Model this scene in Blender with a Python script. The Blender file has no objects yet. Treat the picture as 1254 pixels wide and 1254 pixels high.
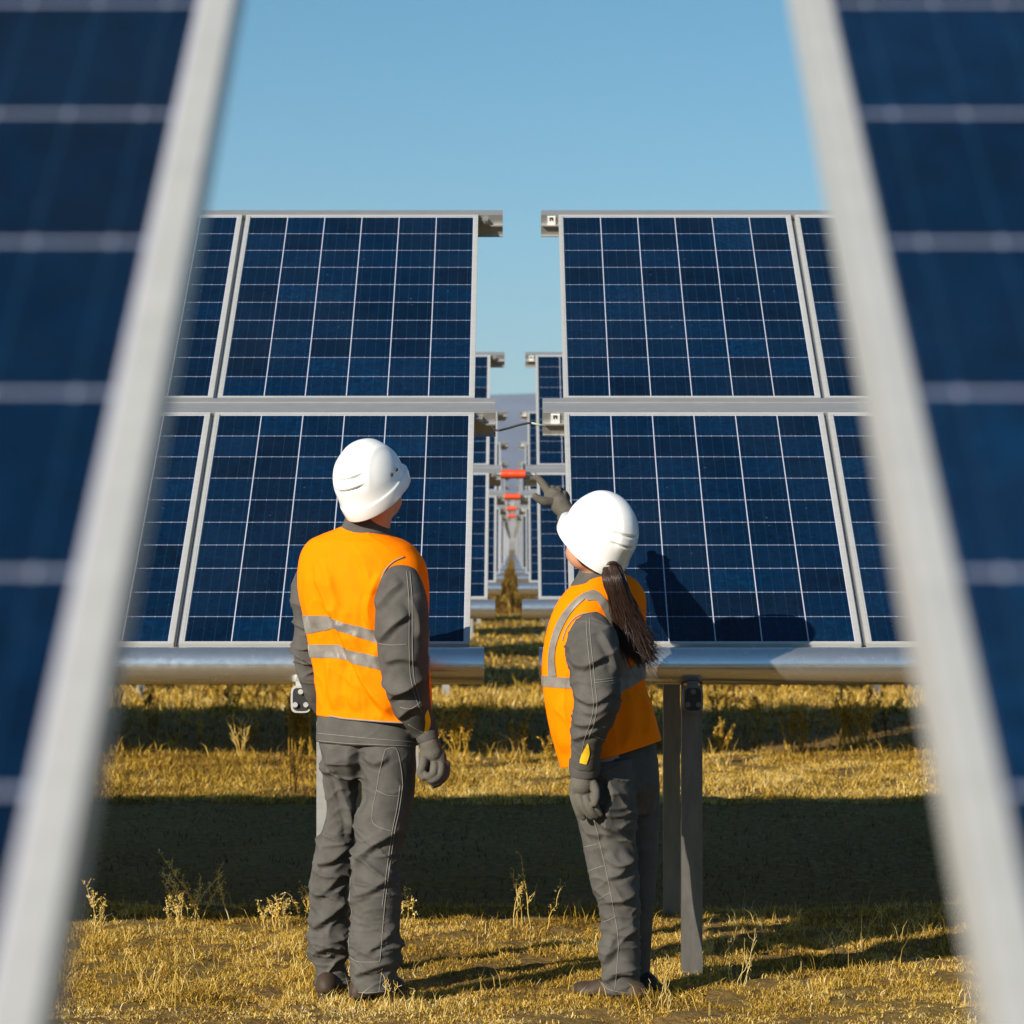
import bpy, math, random
import numpy as np
from mathutils import Vector, Matrix
from mathutils.bvhtree import BVHTree
R = math.radians
random.seed(7)
rng = np.random.default_rng(11)
sc = bpy.context.scene
COL = sc.collection

# ---------------------------------------------------------------- camera, light, exposure
H_CAM = 1.46
F_PX = 3950.0                      # focal length in pixels of the 1254 px photograph
cam_d = bpy.data.cameras.new('camera')
cam = bpy.data.objects.new('camera', cam_d)
COL.objects.link(cam)
cam.location = (0, 0, H_CAM)
cam.rotation_euler = (R(90), 0, 0)
cam_d.sensor_width = 36
cam_d.lens = F_PX / 1254 * 36
cam_d.shift_y = 43.0 / 1254
cam_d.clip_start = 0.05
cam_d.clip_end = 60000
cam_d.dof.use_dof = True
cam_d.dof.focus_distance = 10.7
cam_d.dof.aperture_fstop = 8.6
sc.camera = cam

SUN_EL, SUN_AZ = 23.2, 43.0        # light travels forward and to the right
sun_d = bpy.data.lights.new('sun', 'SUN')
sun_d.energy = 5.0
sun_d.angle = R(0.5)
sun_d.color = (1.0, 0.90, 0.76)
sun = bpy.data.objects.new('sun', sun_d)
COL.objects.link(sun)
ldir = Vector((math.sin(R(SUN_AZ)) * math.cos(R(SUN_EL)), math.cos(R(SUN_AZ)) * math.cos(R(SUN_EL)), -math.sin(R(SUN_EL))))
sun.rotation_euler = ldir.to_track_quat('-Z', 'Y').to_euler()
sun.location = (-20, -20, 20)

w = bpy.data.worlds.new('World')
sc.world = w
w.use_nodes = True
wn, wl = w.node_tree.nodes, w.node_tree.links
bg = wn['Background']
sky = wn.new('ShaderNodeTexSky')
sky.sky_type = 'NISHITA'
sky.sun_disc = False
sky.sun_elevation = R(SUN_EL)
sky.sun_rotation = math.atan2(-ldir.x, -ldir.y)
sky.altitude = 300
sky.air_density = 1.0
sky.dust_density = 0.35
sky.ozone_density = 1.6
tint = wn.new('ShaderNodeMix'); tint.data_type = 'RGBA'; tint.blend_type = 'MULTIPLY'; tint.inputs[0].default_value = 1.0
tcw = wn.new('ShaderNodeTexCoord'); sxyz = wn.new('ShaderNodeSeparateXYZ'); wl.new(tcw.outputs['Generated'], sxyz.inputs[0])
mr = wn.new('ShaderNodeMapRange'); mr.interpolation_type = 'SMOOTHSTEP'; wl.new(sxyz.outputs[2], mr.inputs[0]); mr.inputs[1].default_value = -.02; mr.inputs[2].default_value = .19
tg = wn.new('ShaderNodeMix'); tg.data_type = 'RGBA'; wl.new(mr.outputs[0], tg.inputs[0]); tg.inputs[6].default_value = (.66, 1.08, 1.42, 1); tg.inputs[7].default_value = (.38, .95, 1.18, 1)
wl.new(tg.outputs[2], tint.inputs[7])
wl.new(sky.outputs[0], tint.inputs[6]); wl.new(tint.outputs[2], bg.inputs['Color'])
bg.inputs['Strength'].default_value = 0.05
sc.view_settings.view_transform = 'Standard'
sc.view_settings.look = 'None'
sc.view_settings.gamma = 1
sc.view_settings.exposure = 0.7
sc.view_settings.use_curve_mapping = False
sc.render.engine = 'CYCLES'
sc.cycles.use_denoising = True
sc.cycles.max_bounces = 8
sc.cycles.diffuse_bounces = 3
sc.cycles.glossy_bounces = 4
sc.cycles.volume_bounces = 1

# ---------------------------------------------------------------- helpers
def setp(o, label=None, cat=None, group=None, kind=None):
    if label: o['label'] = label
    if cat: o['category'] = cat
    if group: o['group'] = group
    if kind: o['kind'] = kind
    return o

def mesh_np(name, V, F, smooth=False, mats=(), mat_idx=None, uv=None):
    """V (n,3); F: list of arrays (k,3)/(k,4) or list of tuples"""
    me = bpy.data.meshes.new(name)
    V = np.asarray(V, dtype=np.float32)
    if isinstance(F, np.ndarray):
        F = [F]
    if len(F) and not isinstance(F[0], np.ndarray):
        me.from_pydata(V.tolist(), [], [tuple(f) for f in F])
        nf = len(F)
    else:
        F = [f.astype(np.int32) for f in F if len(f)]
        nf = sum(len(f) for f in F)
        loops = np.concatenate([f.ravel() for f in F])
        tot = np.concatenate([np.full(len(f), f.shape[1], np.int32) for f in F])
        start = np.concatenate([[0], np.cumsum(tot)[:-1]]).astype(np.int32)
        me.vertices.add(len(V)); me.vertices.foreach_set('co', V.ravel())
        me.loops.add(len(loops)); me.loops.foreach_set('vertex_index', loops)
        me.polygons.add(nf); me.polygons.foreach_set('loop_start', start)
        me.polygons.foreach_set('loop_total', tot)
    for m in mats: me.materials.append(m)
    if mat_idx is not None:
        me.polygons.foreach_set('material_index', np.asarray(mat_idx, dtype=np.int32))
    me.update(calc_edges=True)
    if smooth:
        me.polygons.foreach_set('use_smooth', np.ones(nf, dtype=bool))
    if uv is not None:
        l = me.uv_layers.new(name='UVMap')
        li = np.zeros(len(me.loops), dtype=np.int32); me.loops.foreach_get('vertex_index', li)
        l.data.foreach_set('uv', np.asarray(uv, dtype=np.float32)[li].ravel())
    me.validate()
    return me

def add(name, me, parent=None, world=True):
    """link a mesh; its vertices are world coordinates, re-based on the parent's location"""
    o = bpy.data.objects.new(name, me)
    COL.objects.link(o)
    if parent is not None:
        if world:
            off = Vector((0, 0, 0)); p = parent
            while p is not None:
                off += p.location; p = p.parent
            me.transform(Matrix.Translation(-off))
        o.parent = parent
    return o

def empty(name, loc=(0, 0, 0)):
    o = bpy.data.objects.new(name, None)
    o.empty_display_size = 0.2
    o.location = loc
    COL.objects.link(o)
    return o

def children(o):
    return [c for c in bpy.data.objects if c.parent == o]

def copy_tree(o, parent=None, kids=None):
    c = o.copy(); COL.objects.link(c)
    if parent is not None: c.parent = parent
    for ch in (kids(o) if kids else children(o)):
        copy_tree(ch, c)
    return c

class MB:
    """collects boxes / tubes with one or more materials into one mesh"""
    def __init__(s): s.V = []; s.F = []; s.M = []; s.S = []; s.n = 0
    def add(s, V, F, m=0):
        V = np.asarray(V, float)
        s.V.append(V)
        s.F += [tuple(int(i) + s.n for i in f) for f in F]
        s.M += [m] * len(F)
        s.n += len(V)
    def box8(s, P, m=0):
        s.add(P, [(0, 3, 2, 1), (4, 5, 6, 7), (0, 1, 5, 4), (1, 2, 6, 5), (2, 3, 7, 6), (3, 0, 4, 7)], m)
    def box(s, a, b, m=0, fr=None, bev=0.0):
        x0, y0, z0 = a; x1, y1, z1 = b
        P = np.array([(x0, y0, z0), (x1, y0, z0), (x1, y1, z0), (x0, y1, z0), (x0, y0, z1), (x1, y0, z1), (x1, y1, z1), (x0, y1, z1)], float)
        if fr is not None: P = fr(P)
        s.box8(P, m)
    def tube(s, path, r, n=8, m=0, cap=True):
        V, F = tube_vf(path, r, n, cap)
        s.add(V, F, m)
    def mesh(s, name, mats, smooth=False, bevel=0.0):
        me = mesh_np(name, np.concatenate(s.V), s.F, smooth, mats, s.M)
        if bevel > 0:
            import bmesh
            bm = bmesh.new(); bm.from_mesh(me)
            es = [e for e in bm.edges if len(e.link_faces) == 2 and e.calc_face_angle(0) > 0.6]
            bmesh.ops.bevel(bm, geom=es, offset=bevel, segments=2, affect='EDGES', profile=0.6, clamp_overlap=True)
            bm.to_mesh(me); bm.free()
        return me

def tube_vf(path, r, n=8, cap=True):
    path = np.asarray(path, float)
    K = len(path)
    r = np.broadcast_to(np.asarray(r, float), (K,))
    T = np.gradient(path, axis=0)
    T /= np.linalg.norm(T, axis=1)[:, None] + 1e-12
    up = np.array([0, 0, 1.0]) if abs(T[0, 2]) < 0.9 else np.array([1.0, 0, 0])
    A = np.zeros_like(path); B = np.zeros_like(path)
    a = np.cross(T[0], up); a /= np.linalg.norm(a)
    for i in range(K):
        a = a - T[i] * np.dot(a, T[i]); a /= np.linalg.norm(a) + 1e-12
        A[i] = a; B[i] = np.cross(T[i], a)
    th = np.arange(n) * 2 * math.pi / n
    V = path[:, None] + r[:, None, None] * (np.cos(th)[None, :, None] * A[:, None] + np.sin(th)[None, :, None] * B[:, None])
    V = V.reshape(-1, 3)
    F = []
    for i in range(K - 1):
        for j in range(n):
            F.append((i * n + j, i * n + (j + 1) % n, (i + 1) * n + (j + 1) % n, (i + 1) * n + j))
    if cap:
        F.append(tuple(range(n))[::-1]); F.append(tuple((K - 1) * n + j for j in range(n)))
    return V, F

# --- vectorised gradient noise
_perm = np.random.default_rng(5).permutation(256).astype(np.int64)
_perm = np.concatenate([_perm, _perm, _perm])
_g = np.random.default_rng(6).normal(size=(256, 3)); _g /= np.linalg.norm(_g, axis=1)[:, None]
def pnoise(P):
    P = np.asarray(P, float)
    I = np.floor(P).astype(np.int64); f = P - I; I &= 255
    u = f * f * f * (f * (f * 6 - 15) + 10)
    out = 0
    for dx in (0, 1):
        for dy in (0, 1):
            for dz in (0, 1):
                h = _perm[_perm[_perm[(I[:, 0] + dx) & 255] + ((I[:, 1] + dy) & 255)] + ((I[:, 2] + dz) & 255)]
                g = _g[h]
                d = g[:, 0] * (f[:, 0] - dx) + g[:, 1] * (f[:, 1] - dy) + g[:, 2] * (f[:, 2] - dz)
                wx = u[:, 0] if dx else 1 - u[:, 0]
                wy = u[:, 1] if dy else 1 - u[:, 1]
                wz = u[:, 2] if dz else 1 - u[:, 2]
                out = out + wx * wy * wz * d
    return out * 1.6
def fbm(P, o=4):
    s = 0; a = 1
    P = np.asarray(P, float)
    for k in range(o):
        s = s + a * pnoise(P * (2 ** k) + 17.3 * k); a *= .5
    return s
def smooth01(x): x = np.clip(x, 0, 1); return x * x * (3 - 2 * x)

# --- materials
def mat(name, col, rough=0.5, metal=0.0, spec=0.5, **k):
    m = bpy.data.materials.new(name); m.use_nodes = True
    b = m.node_tree.nodes['Principled BSDF']
    b.inputs['Base Color'].default_value = (*col, 1)
    b.inputs['Roughness'].default_value = rough
    b.inputs['Metallic'].default_value = metal
    b.inputs['Specular IOR Level'].default_value = spec
    for kk, v in k.items(): b.inputs[kk.replace('_', ' ')].default_value = v
    return m
def nodes(m): return m.node_tree.nodes, m.node_tree.links, m.node_tree.nodes['Principled BSDF']
def math_node(nt, op, a, b=None, c=None, clamp=False):
    n = nt.nodes.new('ShaderNodeMath'); n.operation = op; n.use_clamp = clamp
    for i, v in enumerate((a, b, c)):
        if v is None: continue
        if isinstance(v, (int, float)): n.inputs[i].default_value = v
        else: nt.links.new(v, n.inputs[i])
    return n.outputs[0]
def noise_node(nt, scale, detail=4, rough=.5, coord='Object', vec=None, stretch=None):
    n = nt.nodes.new('ShaderNodeTexNoise')
    n.inputs['Scale'].default_value = scale; n.inputs['Detail'].default_value = detail; n.inputs['Roughness'].default_value = rough
    if vec is None:
        tc = nt.nodes.new('ShaderNodeTexCoord'); vec = tc.outputs[coord]
    if stretch:
        mp = nt.nodes.new('ShaderNodeMapping'); mp.inputs['Scale'].default_value = stretch
        nt.links.new(vec, mp.inputs[0]); vec = mp.outputs[0]
    nt.links.new(vec, n.inputs['Vector'])
    return n
def ramp(nt, fac, stops):
    r = nt.nodes.new('ShaderNodeValToRGB')
    e = r.color_ramp.elements
    while len(e) < len(stops): e.new(0.5)
    for i, (p, c) in enumerate(stops):
        e[i].position = p; e[i].color = (*c, 1)
    nt.links.new(fac, r.inputs[0])
    return r.outputs[0]
def mixc(nt, f, a, b, t='MIX'):
    n = nt.nodes.new('ShaderNodeMix'); n.data_type = 'RGBA'; n.blend_type = t
    for s, v in ((0, f), (6, a), (7, b)):
        if isinstance(v, (int, float)): n.inputs[s].default_value = v
        elif isinstance(v, tuple): n.inputs[s].default_value = (*v, 1)
        else: nt.links.new(v, n.inputs[s])
    return n.outputs[2]
def bump(nt, b, h, strength=.3, dist=.01):
    n = nt.nodes.new('ShaderNodeBump'); n.inputs['Strength'].default_value = strength; n.inputs['Distance'].default_value = dist
    nt.links.new(h, n.inputs['Height']); nt.links.new(n.outputs[0], b.inputs['Normal'])

def metal_mat(name, col, rough, metal=.85, var=.12, streak=(1, 6, 6)):
    m = mat(name, col, rough, metal)
    nt = m.node_tree; nn, ll, b = nodes(m)
    n = noise_node(nt, 9, 5, .6, stretch=streak)
    c = ramp(nt, n.outputs[0], [(.3, tuple(x * (1 - var) for x in col)), (.7, tuple(min(1, x * (1 + var)) for x in col))])
    ll.new(c, b.inputs['Base Color'])
    n2 = noise_node(nt, 40, 3, .6)
    ll.new(math_node(nt, 'MULTIPLY_ADD', n2.outputs[0], .18, rough - .09), b.inputs['Roughness'])
    return m
M_ALU = metal_mat('anodised_aluminium', (.50, .50, .485), .42, .3, .07)
M_GALV = metal_mat('galvanised_steel', (.80, .79, .76), .24, .92, .05, (1, 5, 5))
M_POST_SHADED = metal_mat('post_steel_shaded', (.19, .18, .17), .45, .7, .15, (5, 5, 1))  # base darkened: shadow on the right-hand posts put into the colour
M_PURL = metal_mat('purlin_steel', (.52, .52, .51), .38, .7, .06)
M_DARK = mat('black_plastic', (.02, .02, .022), .45)
M_WHITE = mat('white_label', (.8, .8, .78), .5)
M_BOLT = mat('bolt_zinc', (.5, .5, .48), .35, .9)

def panel_material():
    m = mat('solar_cells', (.01, .03, .08), .12)
    nt = m.node_tree; nn, ll, b = nodes(m)
    uvn = nn.new('ShaderNodeUVMap'); uvn.uv_map = 'UVMap'
    sp = nn.new('ShaderNodeSeparateXYZ'); ll.new(uvn.outputs[0], sp.inputs[0])
    u, v = sp.outputs[0], sp.outputs[1]          # u in 0..6, v in 0..10 across the cells
    fu = math_node(nt, 'FRACT', u); fv = math_node(nt, 'FRACT', v)
    du = math_node(nt, 'ABSOLUTE', math_node(nt, 'SUBTRACT', fu, .5))   # .5 at the cell edge
    dv = math_node(nt, 'ABSOLUTE', math_node(nt, 'SUBTRACT', fv, .5))
    lu = math_node(nt, 'GREATER_THAN', du, .5 - .0120)
    lv = math_node(nt, 'GREATER_THAN', dv, .5 - .0125)
    # busbars: four per cell, dots where they cross the gaps
    bu = math_node(nt, 'FRACT', math_node(nt, 'MULTIPLY_ADD', fu, 4.0, .0))
    bd = math_node(nt, 'ABSOLUTE', math_node(nt, 'SUBTRACT', bu, .5))
    bus = math_node(nt, 'LESS_THAN', bd, .022)
    dot = math_node(nt, 'MULTIPLY', math_node(nt, 'LESS_THAN', bd, .035), math_node(nt, 'GREATER_THAN', dv, .5 - .022))
    inside = math_node(nt, 'MULTIPLY', math_node(nt, 'MULTIPLY', math_node(nt, 'GREATER_THAN', u, 0.0), math_node(nt, 'LESS_THAN', u, 6.0)),
                       math_node(nt, 'MULTIPLY', math_node(nt, 'GREATER_THAN', v, 0.0), math_node(nt, 'LESS_THAN', v, 10.0)))
    outside = math_node(nt, 'SUBTRACT', 1.0, inside)
    line = math_node(nt, 'MAXIMUM', math_node(nt, 'MAXIMUM', lu, lv), math_node(nt, 'MAXIMUM', dot, outside), clamp=True)
    # polycrystalline flakes, per-cell tone
    oi = nn.new('ShaderNodeObjectInfo')
    fl = nn.new('ShaderNodeVectorMath'); fl.operation = 'FLOOR'; ll.new(uvn.outputs[0], fl.inputs[0])
    ad = nn.new('ShaderNodeVectorMath'); ad.operation = 'ADD'; ll.new(fl.outputs[0], ad.inputs[0])
    cb = nn.new('ShaderNodeCombineXYZ'); ll.new(math_node(nt, 'MULTIPLY', oi.outputs['Random'], 91.0), cb.inputs[2]); ll.new(cb.outputs[0], ad.inputs[1])
    wn_ = nn.new('ShaderNodeTexWhiteNoise'); ll.new(ad.outputs[0], wn_.inputs[0])
    vo = nn.new('ShaderNodeTexVoronoi'); vo.inputs['Scale'].default_value = 11
    mp = nn.new('ShaderNodeMapping'); mp.inputs['Scale'].default_value = (1, .7, 1); ll.new(uvn.outputs[0], mp.inputs[0]); ll.new(mp.outputs[0], vo.inputs['Vector'])
    vs = nn.new('ShaderNodeSeparateColor'); ll.new(vo.outputs['Color'], vs.inputs[0])
    tone = math_node(nt, 'ADD', math_node(nt, 'MULTIPLY', wn_.outputs[0], .62), math_node(nt, 'MULTIPLY', vs.outputs[0], .38))
    cell = ramp(nt, tone, [(0.05, (.0008, .0040, .0125)), (.5, (.0005, .0095, .032)), (.8, (.0006, .014, .048)), (1.0, (.0010, .024, .070))])
    nz = noise_node(nt, 1.3, 3, .6, vec=uvn.outputs[0])
    cell = mixc(nt, math_node(nt, 'MULTIPLY_ADD', nz.outputs[0], 1.2, -.35, clamp=True), cell, (.0014, .012, .032))
    cell = mixc(nt, math_node(nt, 'MULTIPLY', bus, .30), cell, (.015, .06, .13))
    wht = math_node(nt, 'MAXIMUM', math_node(nt, 'MAXIMUM', lu, outside), math_node(nt, 'MULTIPLY', dot, .35), clamp=True)
    colr = mixc(nt, line, cell, mixc(nt, wht, (.20, .225, .31), (.42, .43, .53)))
    # thin dust film and water marks
    du_ = noise_node(nt, 2.2, 6, .65, coord='Object')
    sp_ = noise_node(nt, 60, 2, .5, coord='Object')
    dm = math_node(nt, 'MULTIPLY_ADD', du_.outputs[0], .05, -.018, clamp=True)
    dm = math_node(nt, 'ADD', dm, math_node(nt, 'MULTIPLY', math_node(nt, 'GREATER_THAN', sp_.outputs[0], .76), .18), clamp=True)
    colr = mixc(nt, dm, colr, (.20, .24, .28))
    ll.new(colr, b.inputs['Base Color'])
    ll.new(math_node(nt, 'MULTIPLY_ADD', du_.outputs[0], .16, .04), b.inputs['Roughness'])
    b.inputs['IOR'].default_value = 1.30; b.inputs['Specular IOR Level'].default_value = .4
    return m
M_CELL = panel_material()

# ---------------------------------------------------------------- ground
TAN_T = math.tan(R(32)); CT, ST = math.cos(R(32)), math.sin(R(32))
PITCH = 10.1
ROW1 = 11.0

def gh(X, Y):
    """ground height"""
    X = np.asarray(X, float); Y = np.asarray(Y, float)
    P = np.stack([X.ravel(), Y.ravel(), np.zeros(X.size)], 1)
    h = .020 * fbm(P * .9, 3) + .016 * fbm(P * 4.5 + 9, 3) + .010 * np.abs(fbm(P * 13 + 5, 2))
    fade = np.exp(-np.maximum(0, P[:, 1] - 60) / 60)
    return (h * fade).reshape(X.shape) - .01

def graded(c, dense, step, far, g):
    a = [0.0]; s = step
    while a[-1] < far:
        a.append(a[-1] + s)
        if a[-1] > dense: s *= g
    return np.array(a)
gx = graded(0, 3.2, .032, 30000, 1.18); gx = np.concatenate([-gx[:0:-1], gx])
gy = 8.5 + graded(0, 6.0, .03, 30000, 1.022 if False else 1.05)
gyn = 8.5 - graded(0, .5, .1, 600, 1.25)[1:][::-1]
gy = np.concatenate([gyn, gy])
GX, GY = np.meshgrid(gx, gy)
GZ = gh(GX, GY)
nx, ny = len(gx), len(gy)
idx = np.arange(nx * ny).reshape(ny, nx)
GF = np.stack([idx[:-1, :-1], idx[:-1, 1:], idx[1:, 1:], idx[1:, :-1]], -1).reshape(-1, 4)
M_GROUND = mat('dry_soil', (.2, .14, .06), .95, spec=.1)
nt = M_GROUND.node_tree; nn, ll, b = nodes(M_GROUND)
geo = nn.new('ShaderNodeNewGeometry')
n1 = noise_node(nt, 1.1, 6, .62, vec=geo.outputs['Position'])
n2 = noise_node(nt, 26, 6, .7, vec=geo.outputs['Position'])
n3 = noise_node(nt, .12, 4, .6, vec=geo.outputs['Position'])
c1 = ramp(nt, n2.outputs[0], [(.30, (.03, .017, .008)), (.48, (.13, .075, .025)), (.62, (.30, .19, .06)), (.8, (.50, .36, .16))])
c2 = ramp(nt, n2.outputs[0], [(.3, (.035, .024, .008)), (.52, (.16, .11, .025)), (.75, (.38, .27, .06))])
cc = mixc(nt, ramp(nt, n1.outputs[0], [(.42, (0, 0, 0)), (.6, (1, 1, 1))]), c1, c2)
cc = mixc(nt, ramp(nt, n3.outputs[0], [(.4, (0, 0, 0)), (.6, (.6, .6, .6))]), cc, (.27, .17, .06))
ll.new(cc, b.inputs['Base Color'])
bump(nt, b, n2.outputs[0], .9, .03)
ground = add('ground', mesh_np('ground', np.stack([GX, GY, GZ], -1).reshape(-1, 3), GF, True, [M_GROUND]))
setp(ground, 'dry golden grassland soil beneath the solar rows', None, None, 'structure')

# far hills
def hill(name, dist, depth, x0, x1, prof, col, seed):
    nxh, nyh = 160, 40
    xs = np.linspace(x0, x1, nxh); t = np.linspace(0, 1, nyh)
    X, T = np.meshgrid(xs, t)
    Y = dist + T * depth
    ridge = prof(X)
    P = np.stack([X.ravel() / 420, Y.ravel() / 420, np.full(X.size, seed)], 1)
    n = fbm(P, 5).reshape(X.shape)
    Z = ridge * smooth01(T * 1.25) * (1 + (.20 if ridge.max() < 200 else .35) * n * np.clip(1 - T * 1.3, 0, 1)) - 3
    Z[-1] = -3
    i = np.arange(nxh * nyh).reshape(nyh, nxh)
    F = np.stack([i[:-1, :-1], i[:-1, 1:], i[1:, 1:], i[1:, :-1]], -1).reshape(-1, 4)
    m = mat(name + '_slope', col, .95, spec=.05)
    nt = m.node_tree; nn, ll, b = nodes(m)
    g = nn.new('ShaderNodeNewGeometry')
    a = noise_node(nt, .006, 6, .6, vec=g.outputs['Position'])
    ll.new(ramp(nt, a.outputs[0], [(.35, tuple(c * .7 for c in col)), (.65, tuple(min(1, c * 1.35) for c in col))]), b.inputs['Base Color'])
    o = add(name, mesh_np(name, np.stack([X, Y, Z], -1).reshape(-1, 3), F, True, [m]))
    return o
h1 = hill('mountain_ridge', 4300, 2600, -2600, 2600, lambda X: 300 + 5 * np.sin(X / 160 + 1.2) + 14 * np.sin(X / 900), (.055, .075, .14), 3.1)  # blue of the distant haze put into the slope colour
setp(h1, 'hazy blue mountain ridge seen through the gap between the rows', None, None, 'structure')
h2 = hill('hills', 1700, 1500, -1500, 1500, lambda X: 46 + 6 * np.sin(X / 140) + 4 * np.sin(X / 47), (.34, .31, .28), 8.4)
setp(h2, 'pale dry foothills below the ridge', None, None, 'structure')

# haze
def make_haze():
    mb = MB(); mb.box((-2900, -650, -5), (2900, 7100, 420))
    m = bpy.data.materials.new('haze_air'); m.use_nodes = True
    nt = m.node_tree; nt.nodes.remove(nt.nodes['Principled BSDF'])
    v = nt.nodes.new('ShaderNodeVolumePrincipled')
    v.inputs['Color'].default_value = (.80, .88, .97, 1); v.inputs['Density'].default_value = HAZE
    v.inputs['Anisotropy'].default_value = 0.2
    nt.links.new(v.outputs[0], nt.nodes['Material Output'].inputs['Volume'])
    o = add('haze', mb.mesh('haze', [m])); setp(o, 'pale bluish haze in the air over the field', None, None, 'stuff')
HAZE = 0.0001
make_haze()

# ---------------------------------------------------------------- solar arrays
Y0, Z0 = .03, 1.13
def sf(P):
    """slope frame (x, s along the slope, n along the panel normal) -> row frame"""
    P = np.asarray(P, float)
    return np.stack([P[:, 0], Y0 + P[:, 1] * CT - P[:, 2] * ST, Z0 + P[:, 1] * ST + P[:, 2] * CT], 1)
PW, PL = .995, 1.60
S_LOW, S_UP = 0.0, 1.715
COLP = PW + .018
def laminate_mesh():
    mgn = .010
    xs = [mgn, PW - mgn]; ss = [mgn, PL - mgn]
    V = [(xs[0], ss[0], -.004), (xs[1], ss[0], -.004), (xs[1], ss[1], -.004), (xs[0], ss[1], -.004),
         (xs[0], ss[0], -.010), (xs[1], ss[0], -.010), (xs[1], ss[1], -.010), (xs[0], ss[1], -.010)]
    F = [(0, 1, 2, 3), (7, 6, 5, 4), (0, 4, 5, 1), (1, 5, 6, 2), (2, 6, 7, 3), (3, 7, 4, 0)]
    a = .0195; bb = .0185
    cu = (PW - 2 * a) / 6; cv = (PL - 2 * bb) / 10
    uv = [((x - a) / cu, (s - bb) / cv) for x, s, n in V]
    V = np.array(V)
    me = mesh_np('laminate', rot(V), F, False, [M_CELL, M_WHITE], [0, 1, 1, 1, 1, 1], uv)
    return me
def rot(P):
    P = np.asarray(P, float)
    return np.stack([P[:, 0], P[:, 1] * CT - P[:, 2] * ST, P[:, 1] * ST + P[:, 2] * CT], 1)
def frame_mesh():
    mb = MB(); wL = .0185; D = .035
    mb.box((0, 0, -D), (.012, PL, 0), fr=rot); mb.box((PW - .012, 0, -D), (PW, PL, 0), fr=rot)
    mb.box((.012, 0, -D), (PW - .012, .012, 0), fr=rot); mb.box((.012, PL - .012, -D), (PW - .012, PL, 0), fr=rot)
    # inner lips over the glass
    mb.box((.012, .012, -.0035), (wL, PL - .012, -.0006), fr=rot); mb.box((PW - wL, .012, -.0035), (PW - .012, PL - .012, -.0006), fr=rot)
    mb.box((wL, .012, -.0035), (PW - wL, wL - .004, -.0006), fr=rot); mb.box((wL, PL - wL + .004, -.0035), (PW - wL, PL - .012, -.0006), fr=rot)
    return mb.mesh('panel_frame', [M_ALU])
ME_LAM, ME_FRAME = laminate_mesh(), frame_mesh()

def add_panel(root, x, s):
    p = bpy.data.objects.new('solar_panel', ME_LAM); COL.objects.link(p); p.parent = root
    q = sf([(x, s, 0)])[0]; p.location = q
    f = bpy.data.objects.new('panel_frame', ME_FRAME); COL.objects.link(f); f.parent = p

def part(name, mb, mats, root, bevel=0, smooth=False):
    me = mb.mesh(name, mats, smooth, bevel)
    o = bpy.data.objects.new(name, me); COL.objects.link(o); o.parent = root
    return o

def purlin(mb, x0, x1, s0, s1, dpt=.10):
    f = sf
    mb.box((x0, s0, -.008), (x1, s1, -.003), 0, f)                      # top plate
    k = (s1 - s0)
    if k > .08:                                                           # two raised lips, a groove between them
        mb.box((x0, s0 + .002, -.003), (x1, s0 + .030, .0), 0, f)
        mb.box((x0, s1 - .030, -.003), (x1, s1 - .002, .0), 0, f)
    mb.box((x0, s0, -dpt), (x1, s0 + .004, -.008), 0, f)                # front web
    mb.box((x0, s0 - .016, -.052), (x1, s0, -.046), 0, f)               # shelf rib
    mb.box((x0, s0 - .010, -dpt - .004), (x1, s1, -dpt), 0, f)          # bottom flange
    mb.box((x0, s1 - .004, -dpt), (x1, s1, -.008), 0, f)

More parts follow.
